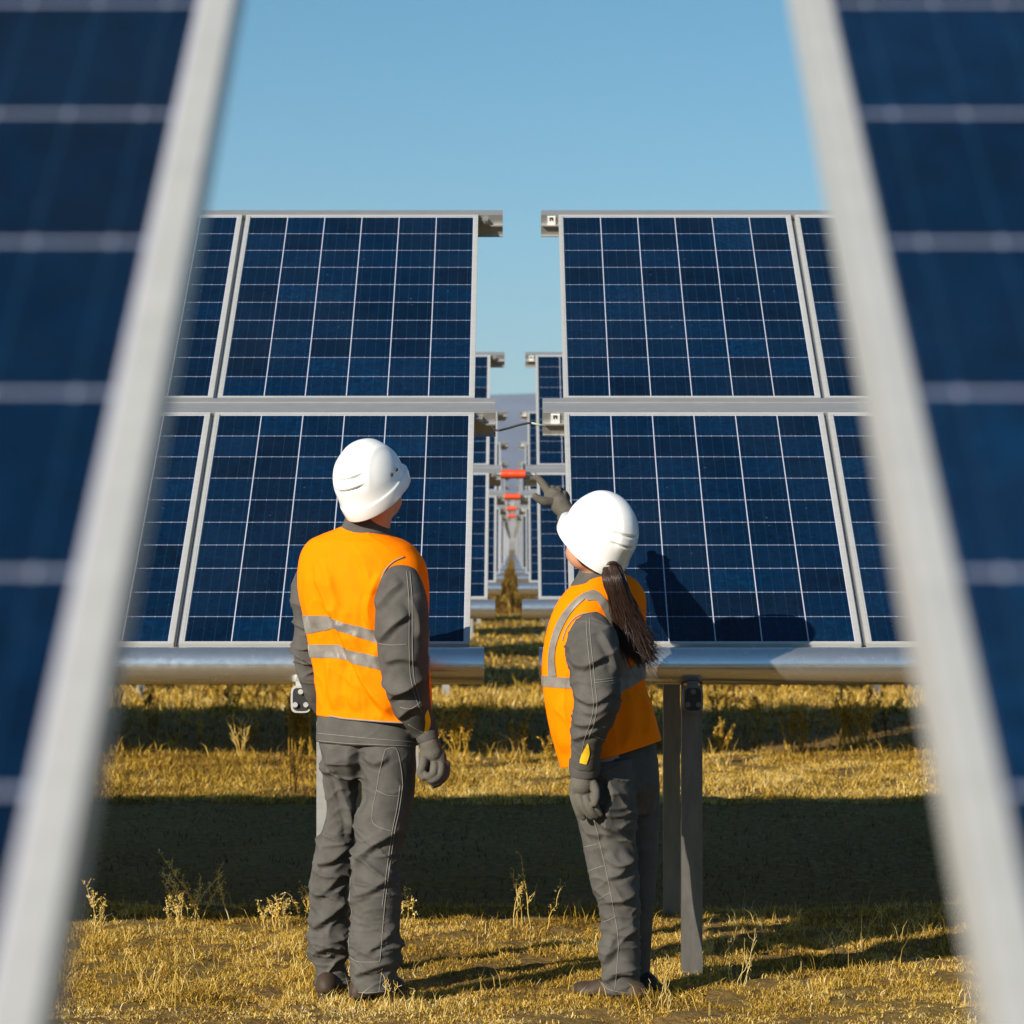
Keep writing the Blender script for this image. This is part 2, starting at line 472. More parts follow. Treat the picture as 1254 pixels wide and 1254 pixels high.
def make_array(side, ncol, detail=2, posts=True):
    """side -1: panels run to -x from the gap, +1: to +x; local x = 0 is the gap-side panel edge"""
    root = empty('solar_array')
    for c in range(ncol):
        x = c * COLP if side > 0 else -(c + 1) * COLP + (COLP - PW)
        add_panel(root, x, S_LOW); add_panel(root, x, S_UP)
    L = ncol * COLP
    def span(e, far=L):
        return (-e, far) if side > 0 else (-far, e)
    for (s0, s1, e) in ((1.603, 1.712, .082), (3.318, 3.365, .105 if side < 0 else .075)):
        mb = MB(); a, b_ = span(e); purlin(mb, a, b_, s0, s1)
        o = part('purlin', mb, [M_PURL], root)
        if detail > 1:
            m2 = MB(); xe = -side * (e * .42)
            q0 = -.047
            if side > 0:
                m2.box((xe - .016, s0 - .006, -.046), (xe + .018, s0 - .001, -.009), 0, sf)
                m2.box((xe - .007, s0 - .008, -.026), (xe - .003, s0 - .006, -.012), 1, sf)
                m2.box((xe + .003, s0 - .008, -.026), (xe + .007, s0 - .006, -.012), 1, sf)
                m2.box((xe - .003, s0 - .008, -.016), (xe + .003, s0 - .006, -.012), 1, sf)
                oo = part('sticker', m2, [M_WHITE, M_DARK], root); oo.parent = o
            else:
                m2.box((xe - .03, s0 - .022, -.045), (xe - .002, s0 - .001, -.020), 0, sf)
                m2.tube(sf([(xe - .018, s0 - .03, -.033), (xe - .018, s0 + .002, -.033)]), .008, 8, 0)
                oo = part('clamp', m2, [M_BOLT], root); oo.parent = o
    # bottom torque tube, an open pipe
    a, b_ = span(.05 if side < 0 else .108)
    n = 40; th = np.arange(n) * 2 * math.pi / n; r0, r1 = .064, .060
    V = []
    for x in (a, b_):
        for r in (r0, r1):
            V += [(x, r * math.cos(t) - .0, 1.055 + r * math.sin(t)) for t in th]
    F = []
    for j in range(n):
        k = (j + 1) % n
        F += [(j, 2 * n + j, 2 * n + k, k), (n + j, n + k, 3 * n + k, 3 * n + j), (j, k, n + k, n + j), (2 * n + j, 3 * n + j, 3 * n + k, 2 * n + k)]
    me = mesh_np('torque_tube', V, F, True, [M_GALV])
    me.set_sharp_from_angle(angle=R(50))
    o = bpy.data.objects.new('torque_tube', me); COL.objects.link(o); o.parent = root
    # cover strips under the joints between neighbouring panels
    for c in range(1, ncol):
        mb = MB()
        xc = side * (c * COLP - (COLP - PW) / 2)
        mb.box((xc - .008, .02, -.024), (xc - .0015, 3.29, -.018), 0, sf)
        mb.box((xc + .0015, .02, -.024), (xc + .008, 3.29, -.018), 0, sf)
        mb.box((xc - .0015, .02, -.024), (xc + .0015, 3.29, -.0215), 1, sf)
        part('joint_strip', mb, [M_PURL, M_DARK], root)
    # rafters and posts
    px0 = .485 if side < 0 else .413
    k = 0
    while px0 + 2.95 * k < L:
        x = side * (px0 + 2.95 * k)
        mb = MB()
        mb.box((x - .03, .05, -.20), (x + .03, 3.25, -.108), 0, sf)
        part('rafter', mb, [M_POST_SHADED], root, .004 if detail > 1 else 0)
        if posts:
            mb = MB(); w_ = .035
            z1 = .99
            # C-profile front post
            mb.box((x - w_, -.03, -.3), (x + w_, -.024, z1), 0)
            mb.box((x - w_, -.024, -.3), (x - w_ + .006, .045, z1), 0)
            mb.box((x + w_ - .006, -.024, -.3), (x + w_, .045, z1), 0)
            part('post', mb, [M_POST_SHADED if side > 0 else M_PURL], root)  # shaded steel right, brighter steel left: light difference put into the materials
            xr = x + (.0 if side < 0 else .02)
            mb = MB(); yr = 1.80; zr = Z0 + (yr - .2) * TAN_T - .20
            mb.box((xr - .033, yr - .03, -.3), (xr + .033, yr + .03, zr), 0)
            part('rear_post', mb, [M_POST_SHADED], root)
        # bearing block below the tube: rounded casting, a black plate paints the dark of its hollow
        bx = x - (.085 if side < 0 else 0)
        if detail > 1:
            mb = MB()
            W, Hh = .034, .046; zc = .945
            pts = []
            for q in range(24):
                t = q * 2 * math.pi / 24
                pts.append((bx + W * np.sign(math.cos(t)) * abs(math.cos(t)) ** .45, zc + Hh * np.sign(math.sin(t)) * abs(math.sin(t)) ** .45))
            Vb = [(p[0], y, p[1]) for y in (-.085, -.031) for p in pts]
            Fb = [tuple(range(24)), tuple(range(47, 23, -1))] + [(j, 24 + j, 24 + (j + 1) % 24, (j + 1) % 24) for j in range(24)]
            mb.add(Vb, Fb, 0)
            pin = [(bx + (p[0] - bx) * .80, zc + (p[1] - zc) * .84) for p in pts]
            Vb = [(p[0], y, p[1]) for y in (-.088, -.084) for p in pin]
            mb.add(Vb, Fb, 1)
            for (dx, dz) in ((-.018, -.018), (.018, -.018), (0, .026)):
                mb.tube([(bx + dx, -.098, zc + dz), (bx + dx, -.086, zc + dz)], .009, 10, 0)
            mb.box((bx - .018, -.070, zc + Hh - .003), (bx + .018, -.010, 1.005), 0)
            if side < 0:
                mb.box((bx + .03, -.06, zc - .02), (x - .036, -.035, zc + .02), 0)
                mb.box((x - .036, -.06, zc - .02), (x + .01, -.031, zc + .02), 0)
            part('bearing_bracket', mb, [M_ALU if side < 0 else M_POST_SHADED, M_DARK], root)  # right block in darkened steel, its shade put into the colour
        k += 1
    return root

def rows_label(k, side):
    sd = 'left' if side < 0 else 'right'
    if k == 0: return 'blurred foreground solar table, closest to the viewer, filling the %s edge' % sd
    if k == 1: return ('sharp large solar table with pipe behind the man in the orange vest' if side < 0
                       else 'sharp large solar table behind the woman, with shadows of the people on it')
    nth = ['', '', 'second', 'third', 'fourth', 'fifth', 'sixth', 'seventh', 'eighth', 'ninth', 'tenth', 'eleventh', 'twelfth', 'thirteenth', 'fourteenth', 'fifteenth', 'sixteenth'][k]
    return '%s solar table behind the workers on the %s of the narrow gap' % (nth, sd)
GAPS = {0: (-.164, .169), 1: (-.145, .200), 2: (-.160, .174), 3: (-.155, .165)}
NROW = 16
protos = {}
for k in range(NROW + 1):
    for side in (-1, 1):
        ncol = {0: 3, 1: 7 if side < 0 else 4, 2: 8 if side < 0 else 5, 3: 8 if side < 0 else 5}.get(k, 4 if k < 7 else 3)
        det = 2 if k < 5 else 1
        key = (side, ncol, det)
        if key not in protos:
            r = make_array(side, ncol, det); protos[key] = r
        else:
            r = copy_tree(protos[key])
        gxo = GAPS.get(k, (-.16 + .012 * math.sin(k * 2.3), .168 + .012 * math.cos(k * 1.7)))[0 if side < 0 else 1]
        yy = .822 if k == 0 else ROW1 + PITCH * (k - 1)
        r.location = (gxo, yy, 0) if k else (gxo, yy - .035 * CT, -.035 * ST)
        setp(r, rows_label(k, side), 'solar array', 'rows of tilted solar tables')

# orange sleeves bridging the gap at the middle purlins
M_ORANGE = mat('orange_plastic', (.62, .065, .015), .4)
def ringed_tube(mb, p0, p1, r, m=0):
    p0, p1 = np.array(p0), np.array(p1); K = 46
    path = [p0 + (p1 - p0) * i / K for i in range(K + 1)]
    rr = [r * (1 + .05 * math.sin(i * 2.2)) for i in range(K + 1)]
    mb.tube(path, rr, 16, m)
lab = {2: 'largest orange sleeve crossing the gap just above the pointing finger', 3: 'orange sleeve crossing the gap level with the gloved thumb',
       4: 'small blurred orange sleeve, third one down in the gap', 5: 'tiny blurred orange sleeve, lowest of those in the gap'}
for k in (2, 3, 4, 5):
    y = ROW1 + PITCH * (k - 1)
    q = sf([(0, 1.62, .0)])[0]
    y_ = y + q[1] - .04; z_ = q[2] + .0
    mb = MB(); xa, xb = (-.078 if k < 4 else -.07), (.095 if k == 2 else .085 if k == 3 else .06)
    ringed_tube(mb, (xa, y_, z_ - .02), (xb, y_, z_ - .02), .031)
    # metal rod running through
    mb.tube([(xa - .03, y_, z_ - .02), (xb + .03, y_, z_ - .02)], .012, 10, 1)
    o = add('orange_sleeve', mb.mesh('orange_sleeve', [M_ORANGE, M_BOLT], True))
    setp(o, lab[k], 'sleeve', 'orange sleeves bridging the gap')

def wpx(x, y, d):
    return np.array([(x - 627) / F_PX * d, d, H_CAM - (y - 670) / F_PX * d])
def spline(P, n):
    P = np.asarray(P, float); K = len(P)
    t = np.linspace(0, K - 1, n); i = np.clip(t.astype(int), 0, K - 2); f = (t - i)[:, None]
    p0 = P[np.maximum(i - 1, 0)]; p1 = P[i]; p2 = P[i + 1]; p3 = P[np.minimum(i + 2, K - 1)]
    return .5 * ((2 * p1) + (-p0 + p2) * f + (2 * p0 - 5 * p1 + 4 * p2 - p3) * f * f + (-p0 + 3 * p1 - 3 * p2 + p3) * f ** 3)
# black cable with its pale tail between the two middle purlins of the first row
mb = MB()
mb.tube(spline([wpx(600, 521, 12.42), wpx(608, 527, 12.36), wpx(620, 525, 12.36), wpx(634, 521, 12.36), wpx(645, 518.5, 12.36), wpx(651, 518, 12.36)], 24), .0042, 8, 0)
mb.tube(spline([wpx(651, 518, 12.36), wpx(660, 520, 12.36), wpx(668, 522, 12.38)], 10), .0040, 8, 1)
o = add('cable', mb.mesh('cable', [M_DARK, mat('pale_green_wire', (.42, .5, .36), .5)], True))
setp(o, 'thin black cable with pale green end hanging across the gap between the middle rails', 'cable')

# ================================================================ people
def ellipsoid(c, r, Rm=None, n=20, k=12):
    th = np.linspace(0, math.pi, k + 1)[1:-1]; ph = np.arange(n) * 2 * math.pi / n
    V = [(0, 0, 1)] + [(math.sin(t) * math.cos(p), math.sin(t) * math.sin(p), math.cos(t)) for t in th for p in ph] + [(0, 0, -1)]
    V = np.array(V) * np.array(r)
    if Rm is not None: V = V @ np.array(Rm).T
    V = V + np.array(c)
    F = [(0, 1 + j, 1 + (j + 1) % n) for j in range(n)]
    for i in range(k - 2):
        for j in range(n):
            F.append((1 + i * n + j, 1 + (i + 1) * n + j, 1 + (i + 1) * n + (j + 1) % n, 1 + i * n + (j + 1) % n))
    L = len(V) - 1; o = 1 + (k - 2) * n
    F += [(L, o + (j + 1) % n, o + j) for j in range(n)]
    return V, F
def limb(pts, n=20, K=None, ends=True, sub=8):
    """pts rows (x,y,z,r); round-ended swept limb"""
    P = np.array(pts, float)
    S = spline(P, K or (len(P) - 1) * sub + 1)
    V, F = tube_vf(S[:, :3], S[:, 3], n, True)
    out = [(V, F)]
    if ends:
        for q in (S[0], S[-1]): out.append(ellipsoid(q[:3], (q[3],) * 3, n=n, k=10))
    return out
def pxl(rows):
    """rows (x px, y px, depth, radius in px)"""
    return [tuple(wpx(x, y, d)) + (r * d / F_PX,) for x, y, d, r in rows]
def ring(yl, xl, yr, xr, d, b, yaw, e=2.3):
    L = wpx(xl, yl, d); Rr = wpx(xr, yr, d); c = (L + Rr) / 2
    W = np.linalg.norm(Rr - L) / 2; dz = (Rr - L)[2] / 2
    ps = R(yaw); q = e / (e - 1)
    a = max(W ** q - abs(b * math.sin(ps)) ** q, (.3 * W) ** q) ** (1 / q) / math.cos(ps)
    k = dz / W
    A = np.array([a * math.cos(ps), -a * math.sin(ps), k * a * math.cos(ps)]); B = np.array([b * math.sin(ps), b * math.cos(ps), k * b * math.sin(ps)])
    return np.concatenate([c, A, B])
def curvefold(polys, near=None):
    """pressed folds along drawn lines on the camera-facing cloth: (points, amp m, width steep px, width soft px)"""
    def f(P):
        px_ = 627 + P[:, 0] / P[:, 1] * F_PX; py_ = 670 - (P[:, 2] - H_CAM) / P[:, 1] * F_PX
        out = np.zeros(len(P))
        for pts, amp, w1, w2 in polys:
            S = spline(np.array(pts, float), 30)
            a, b_ = S[:-1], S[1:]
            m = (px_ > S[:, 0].min() - 60) & (px_ < S[:, 0].max() + 60) & (py_ > S[:, 1].min() - 60) & (py_ < S[:, 1].max() + 60)
            if near is not None: m &= P[:, 1] < near(px_, py_)
            if not m.any(): continue
            q = np.stack([px_[m], py_[m]], 1)
            best = np.full(len(q), 1e9); sd = np.zeros(len(q)); tt = np.zeros(len(q))
            for k in range(len(a)):
                ab = b_[k] - a[k]; l = (ab ** 2).sum() + 1e-9
                t = np.clip(((q - a[k]) @ ab) / l, 0, 1); r_ = q - (a[k] + t[:, None] * ab)
                dd = np.hypot(r_[:, 0], r_[:, 1]); u = dd < best
                best[u] = dd[u]; sd[u] = np.sign(ab[0] * r_[u, 1] - ab[1] * r_[u, 0]); tt[u] = (k + t[u]) / len(a)
            end = smooth01(tt / .25) * smooth01((1 - tt) / .25)
            w_ = np.where(sd > 0, w1, w2)
            out[m] += 1.35 * amp * end * (np.exp(-(best / w_) ** 1.15) - .25 * np.exp(-((best - w1 * 1.6) / (w1 * .9)) ** 2) * (sd > 0))
        return out
    return f
def ringloft(rings, K=80, n=96, e=2.3):
    S = spline(np.array(rings), K)
    th = np.arange(n) * 2 * math.pi / n
    cs = np.sign(np.cos(th)) * np.abs(np.cos(th)) ** (2 / e); sn = np.sign(np.sin(th)) * np.abs(np.sin(th)) ** (2 / e)
    G = S[:, None, :3] + cs[None, :, None] * S[:, None, 3:6] + sn[None, :, None] * S[:, None, 6:9]
    return G                                                             # (K,n,3)
def grid_vf(G, caps=True):
    K, n, _ = G.shape
    V = G.reshape(-1, 3); F = []
    i = np.arange(K * n).reshape(K, n); j = np.roll(i, -1, 1)
    Fq = np.stack([i[:-1], j[:-1], j[1:], i[1:]], -1).reshape(-1, 4)
    F = [tuple(f) for f in Fq]
    if caps: F += [tuple(i[0][::-1]), tuple(i[-1])]
    return V, F
def grid_normals(G):
    du = np.gradient(G, axis=0); dv = (np.roll(G, -1, 1) - np.roll(G, 1, 1)) / 2
    N = np.cross(du, dv); N /= np.linalg.norm(N, axis=2)[..., None] + 1e-12
    c = G.mean(1, keepdims=True)
    if ((G - c) * N).sum() < 0: N = -N
    return N
def union(parts, voxel, smooth_it=2):
    mb = MB()
    for p in parts:
        for q in (p if isinstance(p, list) else [p]): mb.add(*q)
    me = mb.mesh('tmp', [])
    import bmesh
    bm = bmesh.new(); bm.from_mesh(me); bmesh.ops.recalc_face_normals(bm, faces=bm.faces); bm.to_mesh(me); bm.free()
    o = bpy.data.objects.new('tmp', me); COL.objects.link(o)
    md = o.modifiers.new('r', 'REMESH'); md.mode = 'VOXEL'; md.voxel_size = voxel
    dg = bpy.context.evaluated_depsgraph_get()
    m2 = bpy.data.meshes.new_from_object(o.evaluated_get(dg))
    n = len(m2.vertices); V = np.zeros(n * 3, np.float32); m2.vertices.foreach_get('co', V); V = V.reshape(-1, 3).astype(float)
    nl = len(m2.loops); li = np.zeros(nl, np.int32); m2.loops.foreach_get('vertex_index', li)
    tot = np.zeros(len(m2.polygons), np.int32); m2.polygons.foreach_get('loop_total', tot)
    if (tot == 4).all(): F = li.reshape(-1, 4)
    else: F = None
    E = np.zeros(len(m2.edges) * 2, np.int32); m2.edges.foreach_get('vertices', E); E = E.reshape(-1, 2)
    if F is None:
        st = np.zeros(len(tot), np.int32); m2.polygons.foreach_get('loop_start', st)
        F = [li[s:s + t] for s, t in zip(st, tot)]
        F = [np.array([f for f in F if len(f) == k]) for k in (3, 4)]
    bpy.data.objects.remove(o); bpy.data.meshes.remove(m2); bpy.data.meshes.remove(me)
    deg = np.bincount(E.ravel(), minlength=n)[:, None]
    for _ in range(smooth_it):
        A = np.zeros_like(V)
        np.add.at(A, E[:, 0], V[E[:, 1]]); np.add.at(A, E[:, 1], V[E[:, 0]])
        V = V * .4 + .6 * A / np.maximum(deg, 1)
    return V, F, E
def vnormals(V, F):
    me = mesh_np('t', V, F); N = np.zeros(len(me.vertices) * 3, np.float32)
    me.vertex_normals.foreach_get('vector', N); bpy.data.meshes.remove(me)
    return N.reshape(-1, 3).astype(float)
def folds(P, zones):
    """zones: (centre, radius, axis, f_axis, f_perp, amp, shear axis, shear, seed) -> displacement"""
    out = np.zeros(len(P))
    for (c, rad, ax, fa, fp, amp, sh, seed) in zones:
        c = np.array(c); ax = np.array(ax, float); ax /= np.linalg.norm(ax)
        q = P - c
        if isinstance(rad, tuple):
            al = q @ ax; pr = np.linalg.norm(q - al[:, None] * ax, axis=1)
            w = np.exp(-(al / rad[0]) ** 2 - (pr / rad[1]) ** 2)
        else: w = np.exp(-(q ** 2).sum(1) / rad ** 2)
        m = w > .01
        if not m.any(): continue
        q = q[m]; al = q @ ax; pe = q - al[:, None] * ax
        warp = .035 * pnoise(q * 6 + seed)
        al2 = al + sh * pe[:, 0] + warp
        n0 = pnoise(pe * fp * .6 + (al2 * fa * .5)[:, None] * ax + seed * 1.9)
        nz = pnoise(pe * fp + (al2 * fa)[:, None] * ax + seed * 3.7)
        nz2 = pnoise(pe * fp * 1.7 + ((al2 - 1.3 * sh * pe[:, 0]) * fa * 1.9)[:, None] * ax + seed * 7.1)
        d = 1.5 * n0 + 1.0 * (np.exp(-np.abs(nz) / .10) - .35) + .55 * (np.exp(-np.abs(nz2) / .09) - .3)
        out[m] += amp * w[m] * d
    return out

def fabric(name, col, var=.18, scale=420, bstr=.25, rough=.85, sheen=.0):
    m = mat(name, col, rough, spec=.25)
    nt = m.node_tree; nn, ll, b = nodes(m)
    a = noise_node(nt, 14, 5, .65); w_ = noise_node(nt, scale, 2, .5)
    c = ramp(nt, a.outputs[0], [(.3, tuple(x * (1 - var) for x in col)), (.7, tuple(min(1, x * (1 + var)) for x in col))])
    ll.new(c, b.inputs['Base Color'])
    h = math_node(nt, 'ADD', math_node(nt, 'MULTIPLY', w_.outputs[0], .25), a.outputs[0])
    n = nn.new('ShaderNodeBump'); n.inputs['Strength'].default_value = bstr; n.inputs['Distance'].default_value = .006
    ll.new(h, n.inputs['Height']); ll.new(n.outputs[0], b.inputs['Normal'])
    return m
M_GREY = fabric('grey_workwear', (.076, .072, .066), .22)
M_VEST = fabric('hi_vis_orange', (1.0, .205, .001), .04, 500, .12, .7)
M_VEST.node_tree.nodes['Principled BSDF'].inputs['Specular IOR Level'].default_value = .03
M_TAPE = fabric('reflective_tape', (.19, .175, .155), .3, 900, .08, .42)
M_PIPE = mat('grey_binding', (.22, .20, .18), .8)
M_THREAD = mat('pale_stitching', (.20, .19, .17), .8)
M_GLOVE = fabric('grey_glove', (.095, .087, .072), .2, 300, .6)
M_YEL = mat('yellow_lining', (.85, .52, .01), .7)
M_SKIN = mat('skin', (.52, .27, .17), .5, Subsurface_Weight=.15)
M_SKIN.node_tree.nodes['Principled BSDF'].inputs['Subsurface Radius'].default_value = (.01, .004, .002)
M_HELM = mat('white_helmet_plastic', (.83, .83, .82), .22)
M_HELM.node_tree.nodes['Principled BSDF'].inputs['Coat Weight'].default_value = .3
M_SLOT = mat('helmet_slot', (.05, .05, .05), .6)
M_BOOT = fabric('brown_boot_leather', (.045, .030, .020), .25, 200, .3, .6)
M_HAIR = mat('dark_brown_hair', (.030, .015, .009), .36)
M_EYE = mat('eye_white', (.75, .73, .7), .2)
M_IRIS = mat('dark_iris', (.03, .02, .015), .2)
M_SOLE = mat('rubber_sole', (.03, .027, .025), .8)

CAM0 = Vector((0, 0, H_CAM))
def bvh_of(V, F):
    fl = []
    for f in (F if isinstance(F, list) else [F]):
        if isinstance(f, np.ndarray) and f.ndim == 2: fl += f.tolist()
        else: fl.append(list(f))
    return BVHTree.FromPolygons([tuple(v) for v in V], fl)
def seat(bvh, x, y, off=.002, near=None):
    d = Vector(wpx(x, y, 10.0)) - CAM0; d.normalize()
    h = bvh.ray_cast(CAM0, d)
    if h[0] is None:
        q = bvh.find_nearest(Vector(wpx(x, y, near or 10.4)))
        h = (q[0], q[1])
    nrm = h[1]
    if nrm.dot(d) > 0: nrm = -nrm
    return np.array(h[0] + nrm * off)
def seam(bvh, pts, r=.0016, n=60, off=.0012):
    P = spline(np.array(pts, float), n)
    Q = np.array([seat(bvh, x, y, off) for x, y in P])
    # drop jumps (silhouette misses)
    return Q
def seam_mesh(bvh, lists, r=.0012, off=.0008, dash=False):
    mb = MB()
    for pts in lists:
        L = sum(math.dist(pts[i], pts[i + 1]) for i in range(len(pts) - 1))
        Q = seam(bvh, pts, n=max(8, int(L / 2.2)), off=off)
        cuts = [0] + [i + 1 for i in range(len(Q) - 1) if np.linalg.norm(Q[i + 1] - Q[i]) > .03] + [len(Q)]
        for a, b_ in zip(cuts[:-1], cuts[1:]):
            if b_ - a > 2: mb.tube(Q[a:b_], r, 5, 0)
    return mb.mesh('stitching', [M_THREAD], True)
def strip_mesh(bvh, A, B, nu=50, nv=7, off=.003, m=None, name='reflective_band', thick=.0):
    PA = spline(np.array(A, float), nu); PB = spline(np.array(B, float), nu)
    G = np.array([[seat(bvh, *(PA[i] * (1 - t) + PB[i] * t), off) for t in np.linspace(0, 1, nv)] for i in range(nu)])
    idx = np.arange(nu * nv).reshape(nu, nv)
    F = np.stack([idx[:-1, :-1], idx[:-1, 1:], idx[1:, 1:], idx[1:, :-1]], -1).reshape(-1, 4)
    V = G.reshape(-1, 3)
    keep = [f for f in F if max(np.linalg.norm(V[f[0]] - V[f[2]]), np.linalg.norm(V[f[1]] - V[f[3]])) < .05]
    return mesh_np(name, V, np.array(keep), True, [m or M_TAPE])
def band_on_grid(G, N, ztop, zbot, off=.003, nv=7, jfilter=None):
    """tape round a lofted garment between two height functions of x"""
    K, n, _ = G.shape
    rows = []
    for j in list(range(n)) + [0]:
        z = G[:, j, 2]; o_ = np.argsort(z)
        t_, b_ = ztop(G[K // 2, j]), zbot(G[K // 2, j])
        zz = np.linspace(b_, t_, nv)
        pos = np.stack([np.interp(zz, z[o_], G[o_, j, k]) for k in range(3)], 1)
        nr = np.stack([np.interp(zz, z[o_], N[o_, j, k]) for k in range(3)], 1)
        rows.append(pos + nr * off)
    Q = np.array(rows); nu = len(rows)
    idx = np.arange(nu * nv).reshape(nu, nv)
    F = np.stack([idx[:-1, :-1], idx[:-1, 1:], idx[1:, 1:], idx[1:, :-1]], -1).reshape(-1, 4)
    return mesh_np('reflective_band', Q.reshape(-1, 3), F, True, [M_TAPE])

def rotm(yaw, pitch, roll):
    return Matrix.Rotation(R(-yaw), 3, 'Z') @ Matrix.Rotation(R(pitch), 3, 'X') @ Matrix.Rotation(R(roll), 3, 'Y')
def helmet(root, c, Rm, s=1.0, vents=True):
    K1, n = 70, 192
    a, b_, h = .113, .142, .140
    ph = np.arange(n) * 2 * math.pi / n
    cs, sn = np.cos(ph), np.sin(ph)
    G = []
    for i in range(K1):
        t = (i + .02) / (K1 - 1)
        rr = math.sin(t * math.pi / 2) ** .92
        z = h * math.cos(t * math.pi / 2) ** 1.0
        row = np.stack([a * rr * cs, b_ * rr * sn, np.full(n, z)], 1)
        G.append(row)
    fr = np.clip(sn, 0, 1) ** 3.0
    back = np.clip(-sn, 0, 1)
    def rim(rx, z, peak=0.0, zp=0.0):
        return np.stack([(a * rx) * cs, (b_ * rx) * sn + peak * fr, z - .016 * back ** .8 + zp * fr], 1)
    # skirt, lip, underside return
    for rx, z, pk, zp in ((1.005, -.008, 0, 0), (1.010, -.016, 0, 0), (1.016, -.022, .003, 0), (1.024, -.023, .016, -.001), (1.032, -.025, .026, -.003), (1.036, -.030, .030, -.004),
                          (1.030, -.046, .030, -.005), (1.018, -.064, .028, -.005), (1.010, -.067, .026, -.005), (.99, -.064, .020, -.004), (.96, -.050, .006, 0), (.955, -.02, 0, 0), (.93, .03, 0, 0)):
        bb = np.where(True, 1.0, 1.0)
        G.append(rim(rx, z, pk, zp))
    G = np.array(G)
    N = grid_normals(G)
    D = np.zeros(G.shape[:2])
    T = (np.arange(len(G)) / (K1 - 1))[:, None] * np.ones(n)[None]
    dome = T <= 1.0
    x = G[..., 0]; y = G[..., 1]; z = G[..., 2]
    # raised centre ridge with shoulders and two side ribs
    env = smooth01((z - .0) / .05)
    def plateau(v, w_, s_): return smooth01((w_ - np.abs(v)) / s_)
    D += .0035 * plateau(x, .048, .022) * env * smooth01((.12 - y) / .05)
    D += .0015 * plateau(np.abs(x) - .074, .012, .012) * env
    # two horizontal louvres at the back and along the sides
    ang = np.arctan2(-y, x)
    for zc in (.070, .036):
        wdt = smooth01((.070 - np.abs(x)) / .03) * (y < 0)
        D += -.0095 * np.exp(-((z - zc) / .0032) ** 2) * wdt
        D += .0050 * smooth01((z - zc) / .004) * np.exp(-np.maximum(z - zc, 0) / .018) * wdt
    D[~dome] = 0
    G = G + N * D[..., None]
    V, F = grid_vf(G, False)
    # close the top
    V = np.vstack([V, G[0].mean(0)]); L = len(V) - 1
    F += [(L, j, (j + 1) % n) for j in range(n)]
    V = (V * s) @ np.array(Rm).T + np.array(c)
    me = mesh_np('helmet', V, F, True, [M_HELM]); me.set_sharp_from_angle(angle=R(70))
    o = add('helmet', me, root)
    # suspension band and vents
    mb = MB()
    P = [(a * .90 * math.cos(t) * s, b_ * .90 * math.sin(t) * s, -.045 * s) for t in np.linspace(0, 2 * math.pi, 41)]
    mb.tube(np.array(P) @ np.array(Rm).T + np.array(c), .010, 6)
    h2 = add('headband', mb.mesh('headband', [M_DARK], True), root); h2.parent = o; h2.location = (0, 0, 0)
    for sx in (-1, 1):
        for k in range(2 if vents else 0):
            mb = MB()
            p = np.array([sx * a * .985 * s, (.018 - .036 * k) * s, .016 * s])
            mb.tube((np.array([p, p + np.array([sx * .004, 0, 0])])) @ np.array(Rm).T + np.array(c), .006, 10)
            h3 = add('vent', mb.mesh('vent', [M_SLOT], True), root); h3.parent = o
    return o
def head_parts(c, Rm, s=1.0, nose=1.0):
    A = np.array(Rm)
    def E(p, r, n=24, k=16): return ellipsoid(A @ (np.array(p) * s) + c, np.array(r) * s, A, n, k)
    P = [E((0, -.008, .02), (.076, .098, .098)), E((0, .022, -.045), (.060, .070, .066)), E((0, .055, -.078), (.034, .038, .034)),
         E((.078, -.010, -.012), (.010, .018, .031)), E((-.078, -.010, -.012), (.010, .018, .031)),
         E((0, .093, -.002), (.011, .012, .028)), E((0, .104, -.022), (.015, .013, .012)), E((0, .089, -.052), (.024, .010, .006)), E((0, .087, -.062), (.020, .010, .006)),
         E((.034, .070, -.020), (.026, .024, .026)), E((-.034, .070, -.020), (.026, .024, .026)), E((0, .078, .032), (.052, .022, .012))]
    return P
def eyes(root, c, Rm, s=1.0):
    A = np.array(Rm); mb = MB()
    for sx in (-1, 1):
        mb.add(*ellipsoid(A @ (np.array([sx * .031, .080, .012]) * s) + c, (.012 * s,) * 3, A), 0)
        mb.add(*ellipsoid(A @ (np.array([sx * .031, .0885, .013]) * s) + c, (.0055 * s, .004 * s, .0055 * s), A), 1)
    add('eyes', mb.mesh('eyes', [M_EYE, M_IRIS], True), root)
def finger(pts, n=14): return limb(pxl(pts), n=n, sub=5)

def cloth_part(name, parts, voxel, zones, m, root, sm=3, extra=None):
    V, F, E = union(parts, voxel * .85, sm)
    N = vnormals(V, F)
    d = folds(V, zones)
    if extra is not None: d = d + extra(V)
    V = V + N * d[:, None]
    o = add(name, mesh_np(name, V, F, True, [m]), root)
    return o, bvh_of(V, F)

